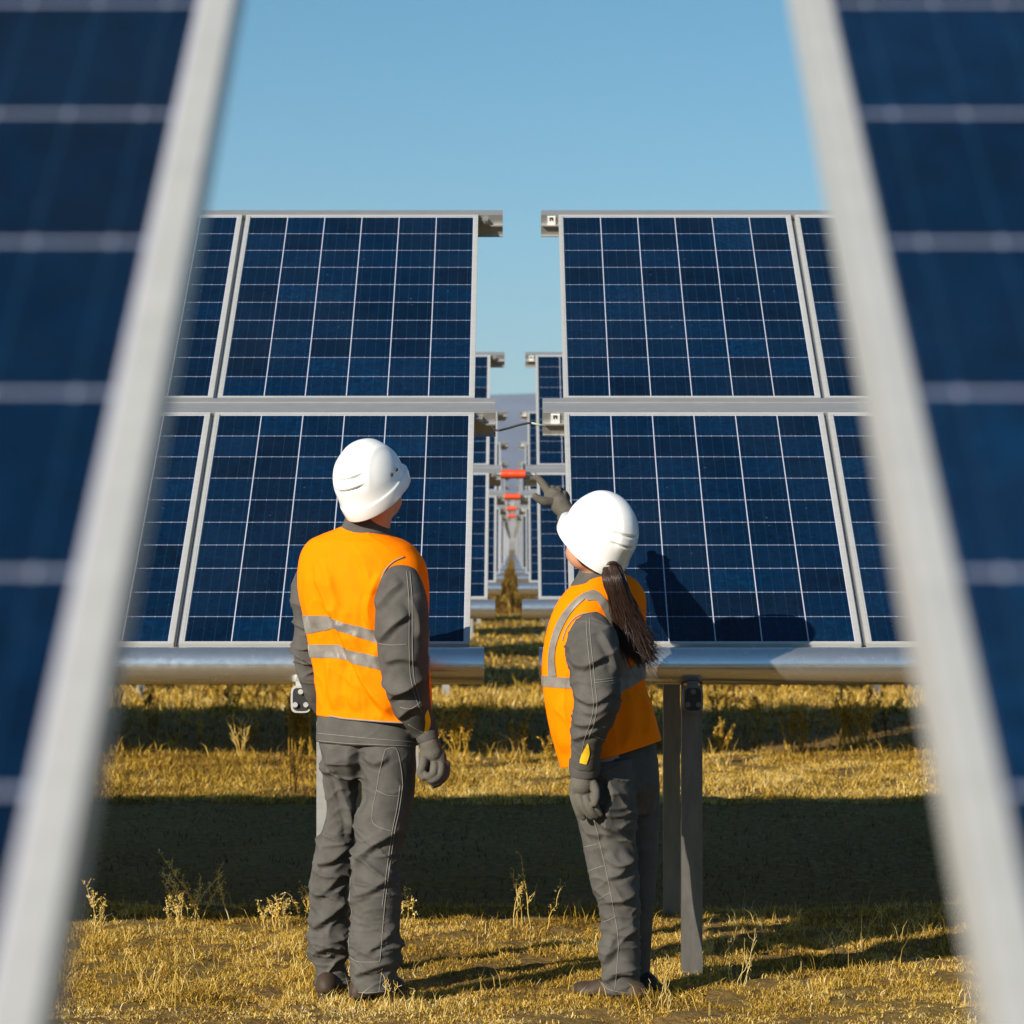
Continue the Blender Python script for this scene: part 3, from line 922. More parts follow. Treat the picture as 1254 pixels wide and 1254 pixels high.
# ---------------------------------------------------------------- the man
def footwear(root, toe_l, Rm_yaw, boots):
    for (x, y, d, yaw, sc_) in boots:
        c = wpx(x, y, d)
        A = np.array(Matrix.Rotation(R(-yaw), 3, 'Z'))
        def tr(P): return (np.array(P) * sc_) @ A.T + np.array([c[0], c[1], -.024])
        parts = [ (tr(ellipsoid((0, .0, .055), (.047, .12, .045))[0]), ellipsoid((0, 0, 0), (1, 1, 1))[1]),
                  (tr(ellipsoid((0, .10, .045), (.050, .075, .038))[0]), ellipsoid((0, 0, 0), (1, 1, 1))[1]),
                  (tr(ellipsoid((0, -.07, .05), (.042, .06, .05))[0]), ellipsoid((0, 0, 0), (1, 1, 1))[1])]
        V, F, E = union(parts, .007, 3)
        V[:, 2] = np.maximum(V[:, 2], .012)
        o = add('boot', mesh_np('boot', V, F, True, [M_BOOT]), root)
        th = np.linspace(0, 2 * math.pi, 40, endpoint=False)
        prof = np.stack([.050 * np.cos(th) * (1 - .12 * np.sin(th - 2.2)), .035 + .150 * np.sin(th)], 1)
        Vs = np.concatenate([tr(np.column_stack([prof, np.full(40, z)])) for z in (0.002, .026)])
        Fs = [tuple(range(39, -1, -1)), tuple(range(40, 80))] + [(j, (j + 1) % 40, 40 + (j + 1) % 40, 40 + j) for j in range(40)]
        so = add('sole', mesh_np('sole', Vs, Fs, False, [M_SOLE]), root); so.parent = o

FOOT_M = (float(wpx(432, 0, 10.45)[0]), 10.45, 0.0)
HM = np.array(wpx(460, 602, 10.47)); RMm = rotm(30, 30, -8)
YM = 26
torso_m = [ring(640, 430, 644, 474, 10.5, .055, YM), ring(648, 418, 652, 482, 10.5, .07, YM), ring(655, 398, 660, 494, 10.5, .088, YM), ring(666, 380, 672, 507, 10.5, .102, YM),
           ring(684, 369, 690, 517, 10.5, .115, YM), ring(720, 367, 722, 521, 10.5, .125, YM), ring(760, 374, 762, 520, 10.5, .125, YM), ring(800, 382, 800, 520, 10.5, .122, YM),
           ring(840, 388, 842, 520, 10.5, .120, YM), ring(872, 389, 874, 514, 10.5, .118, YM), ring(900, 386.5, 905, 514, 10.5, .124, YM), ring(909, 386.5, 913, 514, 10.5, .124, YM)]
# bare body: one continuous skin under the clothes
def shrink_rings(rs, f):
    out = []
    for r in rs:
        r = r.copy(); r[3:9] *= f; out.append(r)
    return out
def under(rs, n, f=.90):
    return [(np.concatenate([r[:3], r[3:] * f]) if i < n else r) for i, r in enumerate(rs)]
def body(name, parts, root_loc, m, vox=.011):
    V, F, E = union(parts, vox, 2)
    o = bpy.data.objects.new(name, mesh_np(name, V, F, True, [m])); COL.objects.link(o)
    o.data.transform(Matrix.Translation(-Vector(root_loc))); o.location = root_loc
    return o
armR_m = [(494, 698, 10.35, 17), (492, 716, 10.33, 27), (492, 745, 10.31, 32), (493, 790, 10.31, 31.5), (497, 830, 10.33, 29.5), (504, 862, 10.36, 25), (515, 886, 10.40, 18), (521, 899, 10.41, 14)]
armL_m = [(392, 690, 10.60, 20), (383, 720, 10.62, 26), (381, 760, 10.64, 23), (379, 797, 10.65, 20), (386, 838, 10.68, 18), (402, 870, 10.74, 15), (416, 886, 10.80, 12)]
legL_m = [(418, 905, 10.53, 28), (417, 960, 10.53, 22.5), (417, 1000, 10.53, 21.5), (409, 1040, 10.54, 24), (405, 1090, 10.55, 24.5), (404, 1140, 10.56, 25), (404, 1180, 10.57, 25), (407, 1207, 10.57, 23)]
legR_m = [(474, 905, 10.46, 36), (474, 960, 10.45, 36), (469, 1000, 10.44, 32), (463, 1040, 10.43, 31), (459, 1090, 10.42, 31), (458.5, 1140, 10.41, 31), (457.5, 1180, 10.40, 31), (456.5, 1214, 10.40, 27.5)]
thin = lambda rows, f: [(x, y, d, r * f) for x, y, d, r in rows]
parts = head_parts(HM, RMm, .95) + [limb([tuple(HM + np.array([0, -.01, -.03])) + (.062,), tuple(wpx(452, 655, 10.5)) + (.066,), tuple(wpx(450, 690, 10.5)) + (.07,)])]
parts += [grid_vf(ringloft(shrink_rings(torso_m[1:], .74), 50, 40))]
parts += [limb(pxl(thin(armR_m[1:], .55)), n=16), limb(pxl(thin(armL_m, .62)), n=16), limb(pxl(thin(legL_m[:-1], .7)), n=18), limb(pxl(thin(legR_m[:-1], .7)), n=18)]
man = body('person', parts, FOOT_M, M_SKIN, .009)
setp(man, 'taller man seen from behind in orange vest, both arms down, looking up', 'person', 'workers looking at the panels')
eyes(man, HM, RMm, .95)
helmet(man, HM + np.array(RMm) @ np.array([0, -.006, .045]), RMm, .94)
# short hair under the helmet edge
V, F, E = union([ellipsoid(HM + np.array(RMm) @ np.array([0, -.022, .008]), (.0765, .090, .080), np.array(RMm))], .006, 1)
add('hair', mesh_np('hair', V, F, True, [M_HAIR]), man)

cx = lambda x, y, d=10.45: wpx(x, y, d)
UP = (0, 0, 1)
zj = [(cx(496, 830), .10, (-.12, 0, 1), 13, 4, .020, .5, 1.3), (cx(493, 770), (.12, .12), (0, 0, 1), 9, 4, .014, -.4, 2.7), (cx(512, 880), .06, (.3, 0, 1), 20, 5, .010, .3, 4.1),
      (cx(380, 790, 10.62), (.14, .09), UP, 11, 4, .026, .4, 5.2), (cx(450, 895), (.05, .25), (1, 0, 0), 6, 5, .006, .2, 6.6), (cx(495, 715), .07, UP, 12, 5, .010, 1.0, 8.8)]
fold_jm = curvefold([([(463, 748), (476, 728), (494, 712)], .010, 4, 11), ([(464, 788), (480, 768), (502, 750)], .012, 4, 12), ([(500, 730), (510, 755), (512, 785)], .008, 4, 10), ([(466, 832), (485, 846), (508, 836)], .012, 4, 11),
    ([(474, 858), (498, 842), (522, 828)], .012, 4, 10), ([(486, 882), (503, 866), (522, 864)], .010, 4, 9), ([(470, 812), (490, 806), (515, 812)], .008, 4, 10)], lambda x, y: 10.42)
jacket_m, bj_m = cloth_part('jacket', [grid_vf(ringloft(under(torso_m, 9), 70, 64)), limb(pxl(armR_m), n=28, ends=False), limb(pxl(armL_m), n=24, ends=False)], .0052, zj, M_GREY, man, extra=fold_jm)
ztr = [(cx(460, 1060, 10.42), (.12, .16), UP, 11, 4, .020, .45, 11.1), (cx(458, 1170, 10.4), (.13, .13), UP, 15, 4.5, .022, .25, 12.9), (cx(405, 1165, 10.56), (.14, .12), UP, 15, 4.5, .022, -.3, 13.7),
       (cx(408, 1060, 10.55), (.14, .12), UP, 10, 4, .022, .6, 14.2), (cx(425, 950, 10.5), (.12, .12), (.4, 0, 1), 8, 4.5, .020, .5, 15.5), (cx(480, 960, 10.45), (.10, .12), (-.3, 0, 1), 8, 4, .012, -.4, 16.1)]
pelvis_m = [ring(893, 395, 896, 505, 10.5, .104, YM), ring(915, 392, 920, 508, 10.5, .108, YM), ring(938, 397, 942, 506, 10.51, .095, YM), ring(955, 405, 960, 494, 10.52, .07, YM)]
fold_tm = curvefold([([(398, 915), (412, 948), (420, 975), (428, 1003), (431, 1035)], .016, 4, 16), ([(436, 905), (438, 950), (441, 1000)], -.018, 6, 7), ([(384, 1058), (408, 1054), (431, 1032)], .014, 4, 14), ([(382, 1140), (404, 1122), (428, 1100)], .013, 4, 13),
    ([(381, 1172), (402, 1160), (427, 1166)], .012, 4, 10), ([(431, 1068), (445, 1044), (470, 1028), (496, 1010)], .014, 4, 14), ([(430, 1098), (452, 1092), (488, 1064)], .010, 4, 12), ([(430, 1196), (455, 1186), (484, 1176)], .012, 4, 10),
    ([(445, 1170), (470, 1150), (488, 1128)], .010, 4, 12), ([(386, 935), (400, 945), (416, 940)], .010, 4, 10), ([(442, 925), (460, 935), (478, 925)], .010, 4, 10), ([(384, 1100), (402, 1088), (420, 1070)], .010, 4, 12)], lambda x, y: np.where(x < 435, 10.56, 10.46))
trousers_m, bt_m = cloth_part('trousers', [grid_vf(ringloft(pelvis_m, 30, 60, 2.5)), limb(pxl(legL_m), n=32, ends=False), limb(pxl(legR_m), n=32, ends=False)], .0055, ztr, M_GREY, man, extra=fold_tm)
footwear(man, None, None, [(405, 1216, 10.60, 5, 1.0), (457, 1222, 10.46, 28, 1.0)])

# vest
vest_m = [ring(645, 418, 657, 483, 10.5, .076, YM), ring(649, 408, 660, 492, 10.5, .086, YM), ring(655, 392, 666, 503, 10.5, .098, YM), ring(664, 376, 674, 511, 10.5, .112, YM),
          ring(684, 365.5, 692, 522, 10.5, .124, YM), ring(720, 363.5, 722, 526, 10.5, .136, YM), ring(758, 371, 762, 525, 10.5, .136, YM), ring(800, 379, 803, 525, 10.5, .134, YM),
          ring(840, 385.5, 845, 529, 10.5, .134, YM), ring(876, 387, 884, 529, 10.5, .132, YM)]
zv_m = [(cx(400, 735, 10.38), (.16, .08), (.35, 0, -1), 3, 10, .012, 0, 21.0), (cx(430, 800, 10.38), (.12, .16), (.62, 0, -.8), 3.2, 9, .012, 0, 22.5), (cx(460, 740, 10.38), (.12, .05), (.1, 0, 1), 4, 12, .010, 0, 24.0),
        (cx(430, 850, 10.38), (.09, .20), (.1, 0, 1), 3, 9, .010, .0, 25.0), (cx(445, 670, 10.38), .09, (1, 0, .2), 5, 5, .004, .2, 27.0)]
def make_vest(rings, zones, root, extra=None, e=2.35):
    G = ringloft(rings, 170, 220, e)
    N = grid_normals(G)
    d = folds(G.reshape(-1, 3), zones)
    if extra is not None: d = d + extra(G.reshape(-1, 3))
    G = G + N * d.reshape(G.shape[:2])[..., None]
    # thickness: an inner skin joined at hem and neck
    Gi = G - N * .003
    K, n, _ = G.shape
    V = np.concatenate([G.reshape(-1, 3), Gi.reshape(-1, 3)])
    i = np.arange(K * n).reshape(K, n); j = np.roll(i, -1, 1)
    F = [np.stack([i[:-1], i[1:], j[1:], j[:-1]], -1).reshape(-1, 4), np.stack([i[:-1], j[:-1], j[1:], i[1:]], -1).reshape(-1, 4) + K * n,
         np.stack([i[0], j[0], j[0] + K * n, i[0] + K * n], -1), np.stack([i[-1], i[-1] + K * n, j[-1] + K * n, j[-1]], -1)]
    o = add('vest', mesh_np('vest', V, F, True, [M_VEST]), root)
    return o, G, grid_normals(G), bvh_of(G.reshape(-1, 3), F[0])
fold_vm = curvefold([([(386, 684), (394, 715), (406, 745), (420, 775), (434, 802)], .021, 5, 26), ([(418, 778), (436, 812), (456, 848), (482, 880)], .022, 5, 24),
    ([(468, 700), (455, 728), (451, 752), (458, 778)], .017, 4, 14), ([(400, 800), (402, 830), (410, 872)], .012, 5, 20), ([(436, 668), (450, 700), (454, 730)], .009, 7, 20),
    ([(380, 700), (376, 735), (386, 770)], .009, 5, 16), ([(430, 815), (428, 845), (436, 874)], .009, 5, 16)], lambda x, y: 10.5)
vest_man, Gm, Nm, bv_m = make_vest(vest_m, zv_m, man, fold_vm)
def zf(pts, d=10.42):
    xs = [wpx(x, y, d)[0] for x, y in pts]; zs = [wpx(x, y, d)[2] for x, y in pts]
    return lambda p: float(np.interp(p[0], xs, zs))
for tp, bt in (([(370, 754), (400, 754), (420, 762), (461, 771), (530, 772)], [(370, 776), (400, 769), (418, 773), (461, 787), (530, 788)]),
               ([(370, 790), (400, 789), (425, 795), (461, 803), (530, 804)], [(370, 806), (400, 806), (425, 811), (461, 819), (530, 820)])):
    b_ = band_on_grid(Gm, Nm, zf(tp), zf(bt))
    add('reflective_band', b_, man).parent = vest_man
def kid(name, me, root, par, label=None):
    o = add(name, me, root); o.parent = par
    if label: o['label'] = label
    return o
def edge_tube(bvh, lists, r, m, off=.001):
    me = seam_mesh(bvh, lists, r, off); me.materials[0] = m; return me
kid('binding', edge_tube(bv_m, [[(389, 877), (420, 880), (460, 884), (494, 886)]], .0028, M_PIPE), man, vest_man)
# arm hole binding lies where the sleeve leaves the vest
kid('binding', edge_tube(bv_m, [[(495, 682), (482, 688), (472, 698), (466, 712), (462, 732), (461, 752)]], .0026, M_PIPE), man, vest_man)
# collar
def collar(root, rings, m=M_GREY):
    G = ringloft(rings, 24, 90, 2.1)
    N = grid_normals(G); Gi = G - N * .006
    K, n, _ = G.shape; V = np.concatenate([G.reshape(-1, 3), Gi.reshape(-1, 3)])
    i = np.arange(K * n).reshape(K, n); j = np.roll(i, -1, 1)
    F = [np.stack([i[:-1], i[1:], j[1:], j[:-1]], -1).reshape(-1, 4), np.stack([i[:-1], j[:-1], j[1:], i[1:]], -1).reshape(-1, 4) + K * n,
         np.stack([i[0], j[0], j[0] + K * n, i[0] + K * n], -1), np.stack([i[-1], i[-1] + K * n, j[-1] + K * n, j[-1]], -1)]
    return add('collar', mesh_np('collar', V, F, True, [m]), root)
collar(man, [ring(630, 424, 637, 473, 10.48, .064, YM), ring(640, 420, 648, 478, 10.49, .072, YM), ring(652, 414, 662, 486, 10.5, .086, YM)]).parent = jacket_m
# stitching
kid('stitching', seam_mesh(bj_m, [[(389, 898), (420, 901), (460, 905), (511, 909)], [(389, 907), (420, 910), (460, 912), (511, 914)], [(498, 700), (501, 740), (501, 790), (503, 830), (511, 860), (517, 872)],
     [(502, 700), (505, 740), (505, 790), (507, 830), (514, 858)], [(463, 788), (480, 790), (499, 789)], [(490, 866), (503, 868), (515, 860)], [(500, 887), (510, 893), (520, 898)]]), man, jacket_m)
kid('stitching', seam_mesh(bt_m, [[(472, 918), (485, 917), (491, 940), (493, 962)], [(472, 918), (466, 940), (461, 968), (456, 995), (459, 1010), (480, 1018)], [(461, 968), (475, 974), (490, 975)],
     [(493, 962), (489, 990), (483, 1020), (476, 1070), (471, 1110), (467, 1160), (465, 1178)], [(490, 962), (486, 990), (480, 1020), (473, 1070), (468, 1110)],
     [(429, 1172), (440, 1178), (465, 1178)], [(384, 1199), (405, 1202), (426, 1199)], [(430, 1214), (450, 1216), (478, 1213)], [(468, 1186), (464, 1215)], [(430, 1060), (428, 1110), (427, 1172)]]), man, trousers_m)
kid('cuff_lining', strip_mesh(bj_m, [(523, 869), (520, 876), (520.5, 886), (519, 897)], [(523.5, 869), (526.5, 880), (526, 890), (523, 898)], 16, 4, .0022, M_YEL, 'cuff_lining'), man, jacket_m)
# gloves
def glove(root, parts, vox=.0024, zones=()):
    V, F, E = union(parts, vox, 3)
    N = vnormals(V, F)
    V = V + N * folds(V, list(zones))[:, None]
    return add('glove', mesh_np('glove', V, F, True, [M_GLOVE]), root)
D = 10.40
gp = [limb(pxl([(523, 896, D + .01, 12), (526, 910, D, 12.5), (529, 922, D, 14)]), n=18), ellipsoid(cx(531, 929, D), (.042, .026, .046), np.array(rotm(0, 0, 8))),
      ellipsoid(cx(534, 938, D), (.040, .028, .034)),
      finger([(546, 936, D + .005, 5.6), (545, 949, D - .01, 5.4), (537, 957, D - .03, 5.2), (529, 957, D - .035, 4.8)]),
      finger([(540, 938, D - .022, 5.6), (538, 950, D - .035, 5.3), (530, 955, D - .045, 5), (524, 953, D - .04, 4.6)]),
      finger([(532, 938, D - .028, 5.4), (530, 948, D - .042, 5.2), (524, 951, D - .048, 4.8), (520, 948, D - .042, 4.4)]),
      finger([(541, 940, D + .03, 5.6), (539, 956, D + .02, 5.2), (531, 961, D + .005, 4.8)]),
      finger([(520, 924, D - .01, 6.0), (518, 937, D - .035, 5.6), (514.5, 947, D - .04, 5.0), (518, 952, D - .045, 4.4)])]
glove(man, gp, zones=[(cx(528, 915, D), .03, UP, 45, 12, .003, .2, 31)])
D = 10.84
gp = [limb(pxl([(414, 884, D - .03, 12), (424, 893, D, 12)]), n=16), ellipsoid(cx(432, 898, D), (.045, .025, .034), np.array(rotm(0, 0, 25)))]
for k in range(4):
    gp.append(finger([(438, 890 + 5 * k, D + .006 * k, 5.2), (448, 892 + 5 * k, D + .01, 5), (453, 899 + 5 * k, D + .005, 4.6), (449, 905 + 4 * k, D - .01, 4.2)]))
gp.append(finger([(428, 890, D - .015, 5.6), (436, 884, D - .03, 5.2), (445, 883, D - .03, 4.6)]))
glove(man, gp)

# ---------------------------------------------------------------- the woman
YW = -34
DW = 10.53
FOOT_W = (float(wpx(765, 0, 10.5)[0]), 10.5, 0.0)
HW = np.array(wpx(727, 666, 10.47)); RMw = rotm(-38, 34, 7)
torso_w = [ring(704, 713, 697, 752, DW, .050, YW), ring(711, 706, 702, 762, DW, .060, YW), ring(724, 694, 712, 775, DW, .078, YW), ring(742, 684, 730, 784, DW, .095, YW), ring(770, 676, 756, 786, DW, .108, YW),
           ring(810, 671, 795, 786, DW, .112, YW), ring(850, 674, 835, 786, DW, .110, YW), ring(890, 684, 875, 790, DW, .112, YW), ring(925, 693, 905, 798, DW, .114, YW)]
armL_w = [(728, 764, 10.36, 17), (724, 778, 10.31, 27), (724, 800, 10.27, 31.5), (729, 832, 10.25, 30), (730, 858, 10.25, 28.5), (724, 885, 10.26, 25.5), (718, 912, 10.29, 20), (716, 938, 10.32, 17.5)]
armR_w = [(752, 740, 10.60, 24), (748, 715, 10.74, 24), (735, 690, 10.88, 22), (716, 662, 10.96, 18), (701, 642, 11.02, 14.5), (693, 631, 11.05, 12.5)]
legN_w = [(737, 930, 10.45, 38), (739, 965, 10.45, 38), (744, 1010, 10.45, 36), (749, 1050, 10.44, 33), (755, 1090, 10.43, 29), (760, 1130, 10.43, 24.5), (761, 1170, 10.42, 25), (762.5, 1214, 10.43, 24.5)]
legF_w = [(768, 930, 10.60, 38), (772, 965, 10.61, 36), (773, 1010, 10.61, 34), (774, 1060, 10.61, 31), (775, 1120, 10.60, 25), (775, 1170, 10.61, 22), (774, 1212, 10.62, 21)]
parts = head_parts(HW, RMw, .95) + [limb([tuple(HW + np.array([.005, 0.01, -.03])) + (.048,), tuple(wpx(731, 704, 10.53)) + (.048,), tuple(wpx(734, 735, 10.55)) + (.055,)])]
parts += [grid_vf(ringloft(shrink_rings(torso_w[1:], .70), 50, 40))]
parts += [limb(pxl(thin(armL_w[1:], .55)), n=16), limb(pxl(thin(armR_w[1:], .55)), n=16), limb(pxl(thin(legN_w[:-1], .7)), n=18), limb(pxl(thin(legF_w[:-1], .7)), n=18)]
woman = body('person', parts, FOOT_W, M_SKIN, .009)
setp(woman, 'woman with dark ponytail and white helmet pointing at the gap with gloved hand', 'person', 'workers looking at the panels')
eyes(woman, HW, RMw, .95)
helmet(woman, HW + np.array(RMw) @ np.array([0, -.004, .044]), RMw, .96, False)
fold_jw = curvefold([([(698, 802), (715, 816), (745, 800)], .010, 4, 11), ([(702, 846), (725, 860), (754, 842)], .012, 4, 11), ([(700, 884), (722, 886), (750, 866)], .011, 4, 10), ([(733, 772), (746, 798), (754, 828)], .010, 4, 10),
    ([(700, 905), (715, 900), (735, 892)], .008, 4, 8), ([(695, 785), (702, 800), (706, 825)], .008, 4, 9), ([(712, 870), (730, 872), (748, 856)], .008, 4, 8)], lambda x, y: 10.40)
zj = [(cx(731, 855, 10.3), .10, (-.1, 0, 1), 14, 4, .017, .6, 41.3), (cx(727, 800, 10.3), (.12, .12), UP, 10, 4, .015, -.5, 42.7), (cx(720, 905, 10.3), .06, (.2, 0, 1), 18, 5, .010, .4, 44.1)]
jacket_w, bj_w = cloth_part('jacket', [grid_vf(ringloft(under(torso_w, 9, .86), 70, 64)), limb(pxl(armL_w), n=28, ends=False), limb(pxl(armR_w), n=24, ends=False)], .0052, zj, M_GREY, woman, extra=fold_jw)
ztr = [(cx(765, 1020, 10.35), (.12, .16), (.25, 0, 1), 8, 4, .018, .6, 51.1), (cx(760, 1170, 10.4), (.14, .13), UP, 12, 4.5, .014, -.35, 52.9), (cx(745, 960, 10.35), (.10, .14), (.5, 0, 1), 8, 5, .016, -.5, 53.3),
       (cx(757, 1100, 10.4), (.10, .12), UP, 12, 4, .013, .6, 54.2)]
fold_tw = curvefold([([(742, 945), (748, 975), (741, 1002), (745, 1030)], .016, 4, 14), ([(738, 1048), (758, 1060), (780, 1050)], .012, 4, 12), ([(742, 1074), (760, 1070), (780, 1046)], .012, 4, 11), ([(740, 1100), (760, 1104), (782, 1090)], .010, 4, 12),
    ([(738, 1182), (748, 1166), (752, 1145)], .012, 4, 9), ([(742, 1205), (756, 1192), (784, 1196)], .010, 4, 10), ([(745, 1140), (765, 1146), (784, 1136)], .010, 4, 11), ([(712, 1000), (722, 1020), (738, 1026)], .008, 4, 10)], lambda x, y: 10.5)
pelvis_w = [ring(905, 697, 893, 796, DW, .11, YW), ring(935, 698, 925, 805, DW, .115, YW), ring(970, 702, 962, 807, DW, .115, YW), ring(1000, 710, 995, 802, DW + .02, .09, YW)]
trousers_w, bt_w = cloth_part('trousers', [grid_vf(ringloft(pelvis_w, 30, 60, 2.3)), limb(pxl(legN_w), n=32, ends=False), limb(pxl(legF_w), n=32, ends=False)], .0055, ztr, M_GREY, woman, extra=fold_tw)
footwear(woman, None, None, [(752, 1224, 10.43, -62, .92), (776, 1216, 10.64, -35, .92)])
vest_w = [ring(706, 713, 701, 758, DW, .058, YW, 2.6), ring(713, 704, 704, 768, DW, .072, YW, 2.6), ring(724, 693, 712, 780, DW, .092, YW, 2.6), ring(741, 681, 728, 790, DW, .112, YW, 2.6), ring(770, 670.5, 752, 791, DW, .124, YW, 2.6),
          ring(810, 664, 792, 790, DW, .128, YW, 2.6), ring(850, 666, 834, 790, DW, .128, YW, 2.6), ring(895, 674, 872, 797, DW, .134, YW, 2.6), ring(940, 689, 906, 807, DW, .140, YW, 2.6)]
def vest_tail(P):
    return 0
zv_w = [(cx(690, 860, 10.38), (.16, .10), (-.1, 0, 1), 2.5, 10, .010, 0, 61.0), (cx(780, 870, 10.36), (.12, .12), (-.35, 0, 1), 3.0, 10, .012, 0, 62.5), (cx(775, 740, 10.38), (.12, .08), (.1, 0, 1), 4, 10, .008, 0, 64.0),
        (cx(715, 730, 10.34), (.08, .10), (1, 0, 1), 4, 10, .006, 0, 66.)]
fold_vw = curvefold([([(690, 850), (684, 885), (692, 925)], .010, 5, 16), ([(760, 850), (770, 885), (762, 920)], .010, 5, 16), ([(785, 850), (792, 880), (790, 908)], .008, 4, 12), ([(745, 715), (752, 738), (758, 760)], .006, 4, 10)], lambda x, y: 10.6)
vest_wo, Gw, Nw, bv_w = make_vest(vest_w, zv_w, woman, fold_vw, 2.6)
add('reflective_band', band_on_grid(Gw, Nw, zf([(664, 828), (703, 830), (757, 827), (768, 821), (790, 811)], 10.38), zf([(664, 842), (703, 843), (757, 851), (768, 845), (790, 834)], 10.38)), woman).parent = vest_wo
kid('reflective_strap', strip_mesh(bv_w, [(712, 728), (696, 743), (683, 762), (675, 785), (672, 805), (672, 828)], [(719, 731), (702, 748), (690, 768), (682, 790), (680, 808), (682, 828)], 40, 5, .0035, M_TAPE, 'reflective_strap'), woman, vest_wo)
kid('reflective_strap', strip_mesh(bv_w, [(712, 728), (728, 723), (742, 735), (752, 755), (760, 778), (766, 800), (768, 826)], [(719, 736), (730, 736), (738, 748), (745, 766), (751, 785), (756, 803), (757, 832)], 44, 5, .0035, M_TAPE, 'reflective_strap'), woman, vest_wo)
kid('binding', edge_tube(bv_w, [[(757, 800), (752, 780), (744, 764), (732, 754), (718, 751), (704, 757), (694, 770), (689, 785)]], .0026, M_PIPE), woman, vest_wo)
c_ = collar(woman, [ring(694, 711, 684, 752, 10.53, .060, YW), ring(703, 707, 694, 757, 10.54, .066, YW), ring(717, 698, 706, 768, DW, .080, YW)]); c_.parent = jacket_w
kid('stitching', seam_mesh(bj_w, [[(718, 757), (719, 780), (722, 810), (725, 840), (727, 865), (723, 885), (716, 905), (712, 925)], [(722, 757), (723, 780), (726, 810), (729, 840), (731, 865), (727, 887), (720, 905)],
     [(728, 833), (740, 832), (752, 830)], [(728, 836), (740, 835), (752, 833)], [(722, 898), (734, 904), (740, 906)]]), woman, jacket_w)
kid('stitching', seam_mesh(bt_w, [[(722, 985), (728, 1005), (735, 1035), (743, 1070), (751, 1110), (757, 1150), (756, 1180), (753, 1212)], [(713, 1038), (722, 1036), (734, 1033)], [(720, 1067), (731, 1063), (741, 1060)],
     [(731, 1103), (740, 1097), (748, 1093)], [(739, 1129), (747, 1126), (754, 1122)], [(737, 1203), (745, 1211), (760, 1215), (786, 1217)]]), woman, trousers_w)
kid('cuff_lining', strip_mesh(bj_w, [(719, 911), (712, 925), (710, 934)], [(720, 910), (722, 922), (718, 936)], 16, 5, .0022, M_YEL, 'cuff_lining'), woman, jacket_w)
# cuff band
G = limb(pxl([(716, 930, 10.325, 19.2), (716, 940, 10.33, 19.5), (716, 949, 10.335, 18)]), n=40, ends=False)
kid('cuff', mesh_np('cuff', G[0][0], G[0][1], True, [M_GREY]), woman, jacket_w)
G = limb(pxl([(522, 893, 10.405, 14.6), (523, 900, 10.405, 14.5), (525, 906, 10.405, 13.6)]), n=40, ends=False)
kid('cuff', mesh_np('cuff', G[0][0], G[0][1], True, [M_GREY]), man, jacket_m)
# hanging hand
D = 10.33
gp = [limb(pxl([(716, 940, D, 14.5), (715, 950, D, 14.5), (713, 960, D, 15.5)]), n=18), ellipsoid(cx(713, 963, D), (.044, .028, .040)), ellipsoid(cx(716, 972, D), (.036, .024, .026)),
      finger([(702, 972, D, 5.4), (705, 985, D - .004, 5), (709, 995, D - .002, 4.6), (714, 1001, D + .004, 4.2)]),
      finger([(709, 976, D - .012, 5.4), (714, 987, D - .018, 5.1), (719, 995, D - .016, 4.6), (724, 1000, D - .01, 4.2)]),
      finger([(717, 977, D - .014, 5.2), (721, 986, D - .022, 5), (725, 994, D - .02, 4.6), (730, 999, D - .012, 4.0)]),
      finger([(724, 973, D - .008, 5.0), (728, 983, D - .016, 4.7), (731, 991, D - .014, 4.3), (735, 997, D - .008, 3.8)]),
      finger([(724, 955, D - .012, 6), (729, 966, D - .026, 5.6), (730, 976, D - .034, 5), (728, 984, D - .036, 4.4)])]
glove(woman, gp, zones=[(cx(714, 950, D), .03, UP, 45, 12, .003, .2, 71)])
# pointing hand
D = 11.08
gp = [limb(pxl([(698, 634, D - .03, 10.5), (692, 626, D - .02, 11), (686, 618, D - .01, 12.5)]), n=18),
      ellipsoid(cx(680, 611, D), (.044, .026, .034), np.array(Matrix.Rotation(R(42), 3, 'Y'))),
      finger([(673, 605, D + .0, 5.6), (668, 597, D + .01, 5.3), (664, 591, D + .015, 4.9), (659, 585.5, D + .02, 4.3)]),
      finger([(674, 615, D - .02, 6.2), (667, 614, D - .028, 5.8), (660, 611, D - .03, 5.0), (655.5, 608, D - .03, 4.4)]),
      finger([(678, 603, D + .005, 5.6), (676, 599, D + .02, 5.2), (680, 600, D + .04, 4.8), (684, 606, D + .035, 4.4)]),
      finger([(684, 604, D + .005, 5.6), (684, 600, D + .022, 5.2), (688, 603, D + .04, 4.8), (690, 609, D + .035, 4.4)]),
      finger([(690, 609, D + .003, 5.2), (691, 605, D + .02, 4.9), (694, 610, D + .036, 4.5), (693, 615, D + .03, 4.1)])]
glove(woman, gp, .0021, zones=[(cx(688, 612, D), .035, (1, 0, 1), 14, 40, .0030, .0, 73)])
G = limb(pxl([(701, 640, D - .05, 14.2), (696, 633, D - .035, 13.8), (693, 628, D - .03, 12.8)]), n=40, ends=False)
kid('cuff', mesh_np('cuff', G[0][0], G[0][1], True, [M_GREY]), woman, jacket_w)
